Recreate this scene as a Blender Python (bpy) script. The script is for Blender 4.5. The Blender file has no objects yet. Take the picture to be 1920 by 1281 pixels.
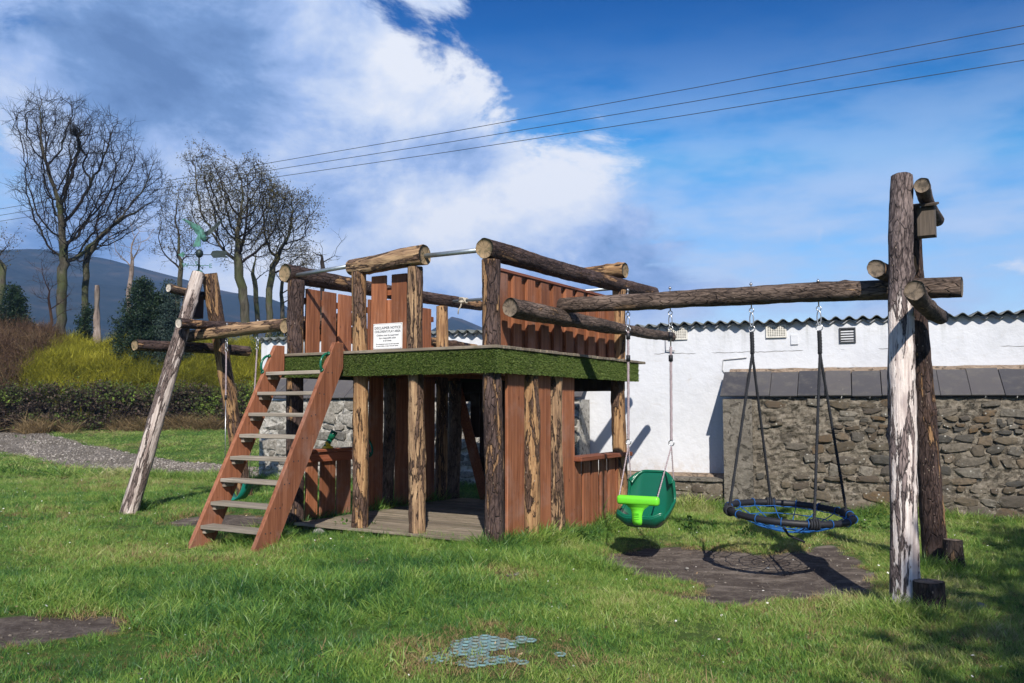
import bpy, bmesh, math, random
import numpy as np
from math import pi, sin, cos, radians
from mathutils import Vector, Matrix, Euler, noise
random.seed(7); np.random.seed(7)
rng = np.random.default_rng(11)
SC = bpy.context.scene
COL = SC.collection

# ------------------------------------------------------------------ camera
F_PX = 1632.0
CAM_H = 1.3
PITCH = math.atan(123.5 / F_PX)
cam_data = bpy.data.cameras.new('camera')
cam_data.sensor_width = 36.0
cam_data.lens = 36.0 * F_PX / 1920.0
cam_data.clip_start = 0.05
cam_data.clip_end = 6000.0
cam = bpy.data.objects.new('camera', cam_data)
COL.objects.link(cam)
cam.location = (0, 0, CAM_H)
cam.rotation_euler = (pi / 2 + PITCH, 0, 0)
SC.camera = cam

# ------------------------------------------------------------------ node helper
class NT:
    def __init__(s, tree):
        s.t = tree; s.N = tree.nodes; s.L = tree.links
    def n(s, typ, ins=None, **props):
        nd = s.N.new(typ)
        for k, v in props.items():
            setattr(nd, k, v)
        for k, v in (ins or {}).items():
            sock = nd.inputs[k]
            if isinstance(v, bpy.types.NodeSocket):
                s.L.new(v, sock)
            else:
                sock.default_value = v
        return nd
    def math(s, op, a, b=0.0, c=0.0, clamp=False):
        nd = s.N.new('ShaderNodeMath'); nd.operation = op; nd.use_clamp = clamp
        for i, v in enumerate((a, b, c)):
            if isinstance(v, bpy.types.NodeSocket): s.L.new(v, nd.inputs[i])
            else: nd.inputs[i].default_value = v
        return nd.outputs[0]
    def mix(s, f, a, b):
        nd = s.N.new('ShaderNodeMix'); nd.data_type = 'RGBA'
        for i, v in ((0, f), (6, a), (7, b)):
            if isinstance(v, bpy.types.NodeSocket): s.L.new(v, nd.inputs[i])
            elif i == 0: nd.inputs[i].default_value = v
            else: nd.inputs[i].default_value = (v[0], v[1], v[2], 1)
        return nd.outputs[2]
    def ss(s, v, lo, hi, a=0.0, b=1.0):
        nd = s.N.new('ShaderNodeMapRange'); nd.interpolation_type = 'SMOOTHSTEP'
        s.L.new(v, nd.inputs[0])
        for i, x in ((1, lo), (2, hi), (3, a), (4, b)):
            nd.inputs[i].default_value = x
        return nd.outputs[0]
    def noise(s, vec, scale, detail=3.0, rough=0.5, dist=0.0):
        nd = s.N.new('ShaderNodeTexNoise')
        s.L.new(vec, nd.inputs['Vector'])
        nd.inputs['Scale'].default_value = scale; nd.inputs['Detail'].default_value = detail
        nd.inputs['Roughness'].default_value = rough; nd.inputs['Distortion'].default_value = dist
        return nd.outputs['Fac']
    def mapping(s, vec, scale=(1, 1, 1), loc=(0, 0, 0)):
        nd = s.N.new('ShaderNodeMapping')
        s.L.new(vec, nd.inputs['Vector'])
        nd.inputs['Scale'].default_value = scale; nd.inputs['Location'].default_value = loc
        return nd.outputs[0]
    def ramp(s, f, stops):
        nd = s.N.new('ShaderNodeValToRGB'); s.L.new(f, nd.inputs[0])
        e = nd.color_ramp.elements
        while len(e) < len(stops): e.new(0.5)
        for i, (p, c) in enumerate(stops):
            e[i].position = p; e[i].color = (c[0], c[1], c[2], 1)
        return nd.outputs[0]

# ------------------------------------------------------------------ world: sky with clouds, and the sun
SUN_DIR = Vector((-0.08, 1.25, -1.0)).normalized()        # the way the light travels
SUN_EL = math.asin(-SUN_DIR.z)
SUN_AZ = math.atan2(-SUN_DIR.x, -SUN_DIR.y)               # compass style angle of the sun from +Y
world = bpy.data.worlds.new('World'); SC.world = world
world.use_nodes = True
w = NT(world.node_tree)
for nd in list(w.N): w.N.remove(nd)
sky = w.n('ShaderNodeTexSky', sky_type='NISHITA', sun_disc=False, sun_elevation=SUN_EL, sun_rotation=SUN_AZ,
          altitude=50.0, air_density=1.0, dust_density=0.3, ozone_density=3.0)
tc = w.n('ShaderNodeTexCoord')
vec = tc.outputs['Generated']
sep = w.n('ShaderNodeSeparateXYZ', {0: vec})
AZ = w.math('ARCTAN2', sep.outputs[0], sep.outputs[1])
EL = w.math('ARCSINE', sep.outputs[2])
def sky_ang(px, py):
    az = math.atan((px - 960) / F_PX)
    return az, math.atan((764 - py) / F_PX * cos(az))
def blob(px, py, sx, sy, amp):
    a, e = sky_ang(px, py)
    dx = w.math('MULTIPLY', w.math('SUBTRACT', AZ, a), F_PX / sx)
    dy = w.math('MULTIPLY', w.math('SUBTRACT', EL, e), F_PX / sy)
    q = w.math('ADD', w.math('MULTIPLY', dx, dx), w.math('MULTIPLY', dy, dy))
    return w.math('MULTIPLY', w.math('EXPONENT', w.math('MULTIPLY', q, -1.0)), amp)
def total(items):
    s = items[0]
    for x in items[1:]: s = w.math('ADD', s, x)
    return s
flat = w.mapping(vec, (1.0, 1.0, 1.7))
n1 = w.noise(flat, 5.6, 12.0, 0.64, 0.35)
n2 = w.noise(w.mapping(vec, (1, 1, 1.5), (3.1, 1.7, 0.4)), 4.6, 9.0, 0.58, 0.3)
n3 = w.noise(w.mapping(vec, (1, 1, 3.5), (7.3, 0.2, 1.9)), 7.0, 6.0, 0.55, 0.0)
cover = total([w.math('MULTIPLY_ADD', n1, 1.9, -.45),
    blob(200, 200, 520, 420, .34), blob(560, 60, 420, 250, .30), blob(780, 330, 380, 260, .40), blob(400, 420, 520, 260, .28),
    blob(1130, 350, 200, 130, .40), blob(1220, 500, 330, 110, .28), blob(1500, 560, 400, 50, .16), blob(700, 480, 400, 110, .2), blob(930, 170, 90, 50, .16),
    blob(1150, 60, 330, 190, -.50), blob(960, 60, 60, 90, -.15), blob(1500, 200, 380, 290, -.30), blob(1850, 80, 420, 300, -.3), blob(870, 20, 50, 35, -.10),
    blob(-40, 380, 90, 150, -.16)])
A1 = w.ss(cover, .58, .86)
# thin low veil of cloud near the horizon
veil = w.math('MULTIPLY', w.ss(EL, .46, .06), w.ss(n3, .22, .60))
A2 = w.math('MULTIPLY', veil, .95)
alpha = w.math('SUBTRACT', 1.0, w.math('MULTIPLY', w.math('SUBTRACT', 1.0, A1), w.math('SUBTRACT', 1.0, A2)))
lum = total([w.math('MULTIPLY', w.math('SUBTRACT', n2, .5), 2.3), w.math('MULTIPLY', w.math('SUBTRACT', n1, .5), 1.2),
    blob(330, 150, 170, 110, -.40), blob(540, 240, 170, 60, -.26), blob(860, 270, 170, 60, -.22),
    blob(180, 40, 160, 60, -.22), blob(1100, 540, 300, 60, -.16), blob(640, 400, 200, 60, -.12), blob(20, 120, 90, 90, .05),
    blob(740, 140, 170, 90, .30), blob(930, 190, 110, 60, .20), blob(1130, 320, 170, 90, .30), blob(200, 260, 330, 70, .26), blob(900, 400, 220, 50, .14), blob(600, 60, 120, 40, .18), blob(70, 150, 60, 60, .12)])
cl = w.ramp(w.math('ADD', lum, .68), [(0.0, (1.05, 1.95, 4.0)), (.28, (1.6, 2.75, 5.2)), (.52, (3.1, 4.3, 7.0)), (.74, (5.1, 5.95, 7.7)), (1.0, (7.1, 7.4, 8.1))])
hs = w.n('ShaderNodeHueSaturation', {'Saturation': 1.42, 'Value': 1.05, 'Color': sky.outputs[0]})
rel = w.n('ShaderNodeVectorMath', {0: hs.outputs[0], 1: (.62, 2.25, 5.0)}, operation='DIVIDE')
pw = w.n('ShaderNodeVectorMath', {0: rel.outputs[0], 1: (1.15, 1.15, 1.15)}, operation='MINIMUM')
sx = w.n('ShaderNodeSeparateXYZ', {0: pw.outputs[0]})
pc = w.n('ShaderNodeCombineXYZ', {0: w.math('POWER', sx.outputs[0], 3.0), 1: w.math('POWER', sx.outputs[1], 1.5), 2: w.math('POWER', sx.outputs[2], 1.3)})
deep = w.n('ShaderNodeVectorMath', {0: hs.outputs[0], 1: pc.outputs[0]}, operation='MULTIPLY')
skyv = w.mix(A2, deep.outputs[0], w.ramp(n3, [(.3, (3.5, 4.8, 7.2)), (.7, (5.3, 6.1, 7.8))]))
skyc = w.mix(A1, skyv, cl)
bg = w.n('ShaderNodeBackground', {'Color': skyc, 'Strength': 0.10})
wo = w.n('ShaderNodeOutputWorld', {'Surface': bg.outputs[0]})

sun_data = bpy.data.lights.new('sun', 'SUN')
sun_data.energy = 5.0; sun_data.angle = radians(.5); sun_data.color = (1.0, .93, .83)
sun = bpy.data.objects.new('sun', sun_data); COL.objects.link(sun)
sun.rotation_euler = SUN_DIR.to_track_quat('-Z', 'Y').to_euler()
sun.location = (0, -5, 12)
vs = SC.view_settings
vs.view_transform = 'Standard'; vs.look = 'None'; vs.gamma = 1.0; vs.use_curve_mapping = False; vs.exposure = 0.32
try:
    SC.cycles.max_bounces = 6; SC.cycles.diffuse_bounces = 3; SC.cycles.transmission_bounces = 4
    SC.cycles.use_denoising = True
except Exception: pass

HAZE_D = .00042
# ------------------------------------------------------------------ picture <-> place
_c, _s = cos(PITCH), sin(PITCH)
def ray(px, py):
    x = (px - 960) / F_PX; y = (640.5 - py) / F_PX
    return np.array([x, _c - _s * y, _s + _c * y])
def at(px, py, Y):
    r = ray(px, py); t = Y / r[1]
    return Vector((r[0] * t, Y, CAM_H + r[2] * t))
def G(px, py, z=0.0):
    r = ray(px, py); t = (z - CAM_H) / r[2]
    return Vector((r[0] * t, r[1] * t, z))
def sstep(x, a, b):
    t = np.clip((x - a) / (b - a), 0, 1); return t * t * (3 - 2 * t)

# ------------------------------------------------------------------ object helpers
IDM = Matrix.Identity(4)
MT = {}
def finish(o, label, cat, group, kind):
    if label: o['label'] = label
    if cat: o['category'] = cat
    if group: o['group'] = group
    if kind: o['kind'] = kind
def thing(name, label, cat, loc=(0, 0, 0), rotz=0.0, group=None):
    o = bpy.data.objects.new(name, None); COL.objects.link(o)
    o.empty_display_size = .2
    o.location = loc; o.rotation_euler = (0, 0, rotz)
    finish(o, label, cat, group, None)
    MT[o.name] = IDM
    return o
def put(mesh, name, parent=None, M=None, label=None, cat=None, group=None, kind=None):
    o = bpy.data.objects.new(name, mesh); COL.objects.link(o)
    M = M or IDM
    if parent is not None:
        o.parent = parent
        o.matrix_basis = MT[parent.name].inverted() @ M
        MT[o.name] = M
    else:
        o.matrix_basis = M
        MT[o.name] = IDM
    finish(o, label, cat, group, kind)
    return o
def Tm(x, y=None, z=None):
    return Matrix.Translation(Vector((x, y, z)) if y is not None else Vector(x))
def Rz(a): return Matrix.Rotation(a, 4, 'Z')
def Rx(a): return Matrix.Rotation(a, 4, 'X')
def Ry(a): return Matrix.Rotation(a, 4, 'Y')
def mesh_from(name, verts, faces, mats=(), idx=None, smooth=False):
    me = bpy.data.meshes.new(name)
    me.from_pydata([tuple(v) for v in verts], [], faces)
    for m in mats: me.materials.append(m)
    if idx is not None: me.polygons.foreach_set('material_index', idx)
    if smooth: me.polygons.foreach_set('use_smooth', [True] * len(me.polygons))
    me.update()
    return me
def fast_mesh(name, V, Fs, mats=(), smooth=False, idx=None):
    """V (n,3); Fs a list of (m,k) integer arrays."""
    me = bpy.data.meshes.new(name)
    V = np.asarray(V, np.float32)
    me.vertices.add(len(V)); me.vertices.foreach_set('co', V.ravel())
    Fs = [np.asarray(f, np.int32) for f in Fs if len(f)]
    loops = np.concatenate([f.ravel() for f in Fs]) if Fs else np.zeros(0, np.int32)
    tot = np.concatenate([np.full(len(f), f.shape[1], np.int32) for f in Fs]) if Fs else np.zeros(0, np.int32)
    me.loops.add(len(loops)); me.loops.foreach_set('vertex_index', loops)
    me.polygons.add(len(tot))
    st = np.concatenate([[0], np.cumsum(tot)[:-1]]).astype(np.int32) if len(tot) else tot
    me.polygons.foreach_set('loop_start', st); me.polygons.foreach_set('loop_total', tot)
    if smooth: me.polygons.foreach_set('use_smooth', np.ones(len(tot), bool))
    if idx is not None: me.polygons.foreach_set('material_index', np.asarray(idx, np.int32))
    for m in mats: me.materials.append(m)
    me.update(calc_edges=True)
    return me
_boxc = {}
def box_mesh(sx, sy, sz, mat, bevel=.004):
    key = (round(sx, 3), round(sy, 3), round(sz, 3), mat.name, bevel)
    if key in _boxc: return _boxc[key]
    bm = bmesh.new(); bmesh.ops.create_cube(bm, size=1.0)
    bmesh.ops.scale(bm, vec=(sx, sy, sz), verts=bm.verts)
    if bevel: bmesh.ops.bevel(bm, geom=list(bm.edges), offset=min(bevel, .3 * min(sx, sy, sz)), segments=1, affect='EDGES')
    me = bpy.data.meshes.new('box'); bm.to_mesh(me); bm.free(); me.materials.append(mat)
    _boxc[key] = me
    return me
def board(name, parent, lo, hi, mat, M=None, bevel=.004, **k):
    lo = Vector(lo); hi = Vector(hi); d = hi - lo; c = (lo + hi) / 2
    return put(box_mesh(abs(d.x), abs(d.y), abs(d.z), mat, bevel), name, parent, (M or IDM) @ Tm(c), **k)
def align(p0, p1):
    d = (Vector(p1) - Vector(p0))
    return Tm(Vector(p0)) @ d.to_track_quat('Z', 'Y').to_matrix().to_4x4(), d.length
def log_mesh(L, r0, r1, mats, seed=0, sides=24, lump=.05, bend=.018, step=.05, knots=4):
    rn = random.Random(seed); off = Vector((rn.uniform(0, 90), rn.uniform(0, 90), rn.uniform(0, 90)))
    n = max(4, int(L / step)); V = []; Fc = []; idx = []
    kn = [(rn.uniform(.1, .9) * L, rn.uniform(0, 2 * pi), rn.uniform(.025, .05), rn.uniform(.08, .2)) for _ in range(int(knots * L / 2 + 1))]
    ph = rn.uniform(0, 6)
    def ring(z, r, k=1.0):
        cx = bend * sin(z / L * pi * 1.3 + ph); cy = bend * cos(z / L * pi * 1.1 + ph * 2)
        for i in range(sides):
            a = 2 * pi * i / sides
            nv = noise.noise(Vector((cos(a) * 1.3, sin(a) * 1.3, z * 1.6)) + off) * lump * 1.7 + noise.noise(Vector((cos(a) * 3.5, sin(a) * 3.5, z * 9)) + off) * lump * .8
            rr = r * (1 + nv * 1.3)
            for kz, ka, ks, kh in kn:
                da = (a - ka + pi) % (2 * pi) - pi
                q = ((z - kz) / ks) ** 2 + (da * r / ks) ** 2
                if q < 6: rr += r * kh * math.exp(-q)
            rr *= k
            V.append((cx + rr * cos(a), cy + rr * sin(a), z))
    zs = [0.0] + [L * i / n for i in range(n + 1)] + [L]
    for j, z in enumerate(zs):
        r = r0 + (r1 - r0) * z / L
        if j == 0: ring(.0, r, .965)
        elif j == len(zs) - 1: ring(L, r, .965)
        else: ring(min(max(z, .006), L - .006), r)
    m = len(zs)
    for j in range(m - 1):
        for i in range(sides):
            a = j * sides + i; b = j * sides + (i + 1) % sides
            Fc.append((a, b, b + sides, a + sides)); idx.append(0)
    for base, z, flip in ((0, 0.0, True), ((m - 1) * sides, L, False)):
        # end grain: one inner ring and a centre
        cxy = np.mean([V[base + i] for i in range(sides)], axis=0)
        b2 = len(V)
        for i in range(sides):
            v = V[base + i]; V.append((cxy[0] + (v[0] - cxy[0]) * .55, cxy[1] + (v[1] - cxy[1]) * .55, v[2] + rn.uniform(-.0015, .0015)))
        ci = len(V); V.append((cxy[0], cxy[1], cxy[2]))
        for i in range(sides):
            j = (i + 1) % sides
            q = (base + i, b2 + i, b2 + j, base + j); t = (b2 + i, ci, b2 + j)
            Fc.append(q if not flip else q[::-1]); idx.append(1)
            Fc.append(t if not flip else t[::-1]); idx.append(1)
    me = mesh_from('log', V, Fc, mats, idx, True)
    return me
def log(name, parent, p0, p1, r0, r1, mats, seed=0, label=None, **k):
    M, L = align(p0, p1)
    return put(log_mesh(L, r0, r1, mats, seed, **k), name, parent, M, label=label)
def tube(pts, r, sides=8, closed=False, cap=True):
    """returns verts, faces of a tube through pts; r a number or list"""
    P = [Vector(p) for p in pts]; n = len(P); V = []; Fc = []
    up = Vector((0, 0, 1))
    prev = None
    for i, p in enumerate(P):
        if closed: t = P[(i + 1) % n] - P[i - 1]
        else: t = P[min(i + 1, n - 1)] - P[max(i - 1, 0)]
        t.normalize()
        if prev is None:
            a = t.cross(up)
            if a.length < .05: a = t.cross(Vector((1, 0, 0)))
            a.normalize()
        else:
            a = prev - t * prev.dot(t)
            a.normalize()
        prev = a; b = t.cross(a)
        rr = r[i] if hasattr(r, '__len__') else r
        for k in range(sides):
            th = 2 * pi * k / sides
            V.append(p + a * (rr * cos(th)) + b * (rr * sin(th)))
    m = n if closed else n - 1
    for i in range(m):
        for k in range(sides):
            a0 = i * sides + k; a1 = i * sides + (k + 1) % sides
            b0 = ((i + 1) % n) * sides + k; b1 = ((i + 1) % n) * sides + (k + 1) % sides
            Fc.append((a0, a1, b1, b0))
    if cap and not closed:
        Fc.append(tuple(range(sides))[::-1]); Fc.append(tuple((n - 1) * sides + k for k in range(sides)))
    return V, Fc
class MB:
    def __init__(s): s.V = []; s.F = []; s.I = []
    def add(s, vf, m=0):
        V, Fc = vf; b = len(s.V); s.V += [tuple(v) for v in V]; s.F += [tuple(i + b for i in f) for f in Fc]; s.I += [m] * len(Fc)
        return s
    def box(s, lo, hi, M=IDM, m=0):
        x0, y0, z0 = lo; x1, y1, z1 = hi
        V = [M @ Vector(p) for p in ((x0, y0, z0), (x1, y0, z0), (x1, y1, z0), (x0, y1, z0), (x0, y0, z1), (x1, y0, z1), (x1, y1, z1), (x0, y1, z1))]
        return s.add((V, [(0, 3, 2, 1), (4, 5, 6, 7), (0, 1, 5, 4), (1, 2, 6, 5), (2, 3, 7, 6), (3, 0, 4, 7)]), m)
    def mesh(s, mats, smooth=False): return mesh_from('m', s.V, s.F, mats, s.I, smooth)
def tube_part(name, parent, pts, r, mat, sides=8, closed=False, smooth=True, **k):
    V, Fc = tube(pts, r, sides, closed)
    return put(mesh_from(name, V, Fc, (mat,), None, smooth), name, parent, **k)
def circle(c, r, n, ax=(1, 0, 0), ay=(0, 1, 0)):
    c = Vector(c); ax = Vector(ax); ay = Vector(ay)
    return [c + ax * (r * cos(2 * pi * i / n)) + ay * (r * sin(2 * pi * i / n)) for i in range(n)]
def twist_rope(pts, r, strands=3, turns_per_m=14, sides=6, res=.012):
    """a laid rope: strands wound round the line through pts"""
    P = [Vector(p) for p in pts]; seg = []
    for a, b in zip(P[:-1], P[1:]):
        n = max(2, int((b - a).length / res))
        seg += [a.lerp(b, i / n) for i in range(n)]
    seg.append(P[-1]); mb = MB(); d = 0.0
    lens = [0.0]
    for a, b in zip(seg[:-1], seg[1:]): lens.append(lens[-1] + (b - a).length)
    for k in range(strands):
        q = []
        for i, p in enumerate(seg):
            t = (seg[min(i + 1, len(seg) - 1)] - seg[max(i - 1, 0)]).normalized()
            a = t.cross(Vector((.3, .9, .1))).normalized(); b = t.cross(a)
            th = lens[i] * turns_per_m * 2 * pi + k * 2 * pi / strands
            q.append(p + a * (cos(th) * r * .5) + b * (sin(th) * r * .5))
        mb.add(tube(q, r * .58, sides=4))
    return mb

# ------------------------------------------------------------------ materials
MATS = {}
def newmat(name):
    m = bpy.data.materials.new(name); m.use_nodes = True
    t = NT(m.node_tree)
    for nd in list(t.N): t.N.remove(nd)
    MATS[name] = m
    return m, t
def out(t, color, rough=.8, bump=None, bstr=.5, bdist=.01, metal=0.0, spec=.3, transl=None, coat=0.0, normal=None):
    ins = {'Roughness': rough, 'Metallic': metal, 'Specular IOR Level': spec, 'Coat Weight': coat}
    p = t.n('ShaderNodeBsdfPrincipled', ins)
    if isinstance(color, bpy.types.NodeSocket): t.L.new(color, p.inputs['Base Color'])
    else: p.inputs['Base Color'].default_value = (*color, 1)
    if bump is not None:
        b = t.n('ShaderNodeBump', {'Height': bump, 'Strength': bstr, 'Distance': bdist})
        t.L.new(b.outputs[0], p.inputs['Normal'])
    surf = p.outputs[0]
    if transl:
        tr = t.n('ShaderNodeBsdfTranslucent')
        if isinstance(color, bpy.types.NodeSocket): t.L.new(color, tr.inputs[0])
        mx = t.n('ShaderNodeMixShader', {0: transl, 1: surf, 2: tr.outputs[0]}); surf = mx.outputs[0]
    t.n('ShaderNodeOutputMaterial', {'Surface': surf})
def objvec(t, k=23.0):
    tc = t.n('ShaderNodeTexCoord'); oi = t.n('ShaderNodeObjectInfo')
    off = t.math('MULTIPLY', oi.outputs['Random'], k)
    cb = t.n('ShaderNodeCombineXYZ', {0: off, 1: t.math('MULTIPLY', off, 1.7), 2: off})
    ad = t.n('ShaderNodeVectorMath', {0: tc.outputs['Object'], 1: cb.outputs[0]}, operation='ADD')
    return ad.outputs[0], tc.outputs['Object'], oi.outputs['Random']
def bark(name, dark, dark2, wood, wood2, wood3, thr=.52, zg=None, dots=True, stretch=1.3, fine=1.0):
    m, t = newmat(name)
    v, ov, rnd = objvec(t)
    vm = t.mapping(v, (8, 8, stretch))
    nm = t.math('ADD', t.math('MULTIPLY', t.noise(vm, 1.0, 6.0, .62, .9), .72), t.math('MULTIPLY', t.noise(t.mapping(v, (19, 19, 4.5), (3, 7, 1)), 1.0, 5.0, .65, .6), .28))
    if zg:
        sp = t.n('ShaderNodeSeparateXYZ', {0: ov})
        nm = t.math('ADD', nm, t.math('MULTIPLY_ADD', t.math('MINIMUM', t.math('MAXIMUM', sp.outputs[2], zg[2]), zg[3]), zg[0], zg[1]))
    mask = t.ss(nm, thr, thr + .022); inner = t.ss(nm, thr - .045, thr - .028)
    fine_n = t.noise(t.mapping(v, (40, 40, 14)), fine, 6.0, .7, .3)
    big_n = t.noise(t.mapping(v, (5, 5, 2)), 1.0, 3.0, .5)
    bcol = t.mix(t.ss(fine_n, .38, .66), dark, dark2)
    bcol = t.mix(t.ss(big_n, .45, .75, 0, .5), bcol, tuple(min(1, c * 1.9 + .01) for c in dark2))
    streak = t.noise(t.mapping(v, (55, 55, 3)), 1.0, 4.0, .6, .4)
    wcol = t.ramp(streak, [(.28, wood3), (.46, wood2), (.62, wood)])
    wbig = t.noise(t.mapping(v, (9, 9, 2.5), (4, 4, 4)), 1.0, 3.0, .5)
    wcol = t.mix(t.ss(wbig, .5, .72, 0, .75), wcol, wood3)
    bcol = t.mix(t.math('MULTIPLY', inner, .75), bcol, tuple(.55 * a_ + .45 * b_ for a_, b_ in zip(wood3, dark2)))
    col = t.mix(mask, bcol, wcol)
    # dark crack that outlines the peeled patches
    rim = t.math('SUBTRACT', t.ss(nm, thr - .035, thr - .004), mask)
    col = t.mix(t.math('MULTIPLY', rim, .7, clamp=True), col, (.012, .008, .007))
    h = t.math('MULTIPLY_ADD', mask, -.55, t.math('MULTIPLY', fine_n, .5))
    h = t.math('MULTIPLY_ADD', streak, .18, h)
    if dots:
        vo = t.n('ShaderNodeTexVoronoi', {'Vector': t.mapping(v, (26, 26, 15)), 'Scale': 1.0, 'Randomness': 1.0})
        dm = t.math('MULTIPLY', t.ss(vo.outputs['Distance'], .17, .10), t.ss(t.noise(t.mapping(v, (7, 7, 1.2), (9, 2, 5)), 1.0, 2.0), .50, .58))
        col = t.mix(t.math('MULTIPLY', dm, .85), col, (.42, .33, .26))
        h = t.math('MULTIPLY_ADD', dm, .3, h)
    vc = t.n('ShaderNodeTexVoronoi', {'Vector': t.mapping(v, (30, 30, 6)), 'Scale': 1.0}, feature='DISTANCE_TO_EDGE')
    crack = t.math('MULTIPLY', t.ss(vc.outputs['Distance'], .07, .0), t.math('SUBTRACT', 1.0, mask))
    col = t.mix(t.math('MULTIPLY', crack, .5), col, (.01, .008, .007))
    h = t.math('MULTIPLY_ADD', crack, -.35, h)
    out(t, col, .82, h, 1.0, .028, spec=.25)
    return m
def endgrain(name, c1, c2, c3):
    m, t = newmat(name)
    v, ov, rnd = objvec(t, 5)
    sp = t.n('ShaderNodeSeparateXYZ', {0: ov})
    r = t.math('SQRT', t.math('ADD', t.math('MULTIPLY', sp.outputs[0], sp.outputs[0]), t.math('MULTIPLY', sp.outputs[1], sp.outputs[1])))
    nz = t.noise(t.mapping(v, (12, 12, 12)), 1.0, 3.0)
    rr = t.math('SINE', t.math('MULTIPLY_ADD', r, 620.0, t.math('MULTIPLY', nz, 9.0)))
    a = t.math('ARCTAN2', sp.outputs[1], sp.outputs[0])
    col = t.mix(t.ss(rr, -.6, .8), c1, c2)
    col = t.mix(t.ss(t.noise(t.mapping(v, (22, 22, 22)), 1.0, 4.0), .45, .68), col, c3)
    rad = t.noise(t.n('ShaderNodeCombineXYZ', {0: t.math('MULTIPLY', a, 2.2), 1: t.math('MULTIPLY', rnd, 9.0)}).outputs[0], 3.0, 1.0)
    ck = t.ss(rad, .40, .36)
    col = t.mix(t.math('MULTIPLY', ck, .55), col, (.03, .02, .015))
    out(t, col, .85, t.math('SUBTRACT', t.math('MULTIPLY', rr, .2), ck), .5, .004)
    return m
PURP = (.030, .019, .018); PURP2 = (.105, .070, .060)
B_DARK = bark('bark_dark', PURP, PURP2, (.40, .245, .125), (.25, .14, .07), (.12, .065, .038), thr=.56)
B_STUMP = bark('bark_dark_stump', (.018, .013, .012), (.06, .045, .038), (.30, .20, .12), (.16, .10, .06), (.07, .045, .03), thr=.60)
B_MID = bark('bark_half_peeled', (.05, .030, .024), (.16, .10, .072), (.45, .28, .14), (.29, .165, .08), (.17, .09, .045), thr=.485)
B_GREY = bark('bark_grey', (.045, .032, .026), (.17, .125, .10), (.46, .30, .17), (.28, .18, .11), (.13, .085, .06), thr=.60, stretch=2.2)
B_WHITE = bark('bark_white_peeling', (.045, .032, .032), (.21, .165, .155), (.74, .68, .64), (.60, .52, .48), (.34, .27, .26), thr=.515,
               zg=(-.5, 1.265, 2.45, 2.9), stretch=1.0)
B_PALE = bark('bark_pale_weathered', (.07, .05, .045), (.22, .17, .15), (.60, .53, .48), (.44, .37, .33), (.22, .16, .14), thr=.475, stretch=.9)
B_ORANGE = bark('bark_orange_peel', (.075, .045, .032), (.19, .12, .085), (.47, .315, .18), (.30, .19, .11), (.13, .080, .050), thr=.475, stretch=1.2, dots=False)
E_LIGHT = endgrain('end_grain_light', (.36, .27, .16), (.24, .16, .09), (.13, .11, .06))
E_GREY = endgrain('end_grain_grey', (.24, .19, .14), (.15, .115, .085), (.08, .065, .05))
E_WHITE = endgrain('end_grain_pale', (.60, .55, .47), (.46, .40, .33), (.28, .24, .2))

def plank_mat(name, c1, c2, c3, rough=.7, axis=2, grain=1.0, spec=.25, moss=0.0):
    m, t = newmat(name)
    v, ov, rnd = objvec(t, 31)
    s = [38 * grain] * 3; s[axis] = 1.6
    g = t.noise(t.mapping(v, tuple(s)), 1.0, 5.0, .65, .6)
    s2 = [9.0] * 3; s2[axis] = .7
    g2 = t.noise(t.mapping(v, tuple(s2)), 1.0, 3.0, .5, .3)
    col = t.ramp(g, [(.3, c3), (.5, c1), (.7, c2)])
    hs = t.n('ShaderNodeHueSaturation', {'Color': col, 'Hue': .5, 'Saturation': 1.0, 'Value': t.math('MULTIPLY_ADD', rnd, .5, .75)})
    col = t.mix(t.ss(g2, .50, .75, 0, .5), hs.outputs[0], c3)
    s3 = [14.0] * 3; s3[axis] = 5
    vo = t.n('ShaderNodeTexVoronoi', {'Vector': t.mapping(v, tuple(s3)), 'Scale': 1.0})
    kn = t.ss(vo.outputs['Distance'], .13, .06)
    kn = t.math('MULTIPLY', kn, t.ss(t.noise(v, 5.0, 1.0), .52, .56))
    col = t.mix(t.math('MULTIPLY', kn, .8), col, tuple(c * .35 for c in c3))
    # dirt splashed and rubbed on, larger scale
    d = t.noise(t.mapping(v, (3, 3, 3)), 1.0, 6.0, .7)
    col = t.mix(t.ss(d, .55, .8, 0, .45), col, (.07, .06, .045))
    fd = t.noise(t.mapping(v, (2.2, 2.2, 2.2), (5, 1, 8)), 1.0, 5.0, .65)
    col = t.mix(t.ss(fd, .50, .72, 0, .38), col, tuple(min(1, .5 * x + .16) for x in c2))
    if moss: col = t.mix(t.ss(t.noise(t.mapping(v, (11, 11, 11)), 1.0, 5.0, .7), .5, .65, 0, moss), col, (.07, .085, .03))
    out(t, col, rough, t.math('MULTIPLY_ADD', kn, .6, g), .35, .006, spec=spec)
    return m
RED = plank_mat('red_stained_timber', (.25, .095, .045), (.37, .155, .080), (.145, .052, .028))
REDX = plank_mat('red_stained_timber_rail', (.25, .09, .042), (.36, .145, .07), (.15, .05, .026), axis=0)
REDL = plank_mat('red_stained_stringer', (.28, .108, .056), (.38, .165, .095), (.17, .064, .036), axis=2)
DECKX = plank_mat('weathered_deck_timber', (.20, .165, .125), (.32, .27, .21), (.10, .08, .06), rough=.85, axis=0, grain=1.2, moss=.35)
TREAD = plank_mat('grey_tread_timber', (.27, .235, .19), (.40, .35, .29), (.15, .125, .10), rough=.85, axis=0, grain=1.3)
BOXD = 1
DARKW = plank_mat('blackish_boarding', (.025, .016, .012), (.04, .025, .018), (.012, .008, .007))  # blackish timber of its own, bitumen paint on the back boards
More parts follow.
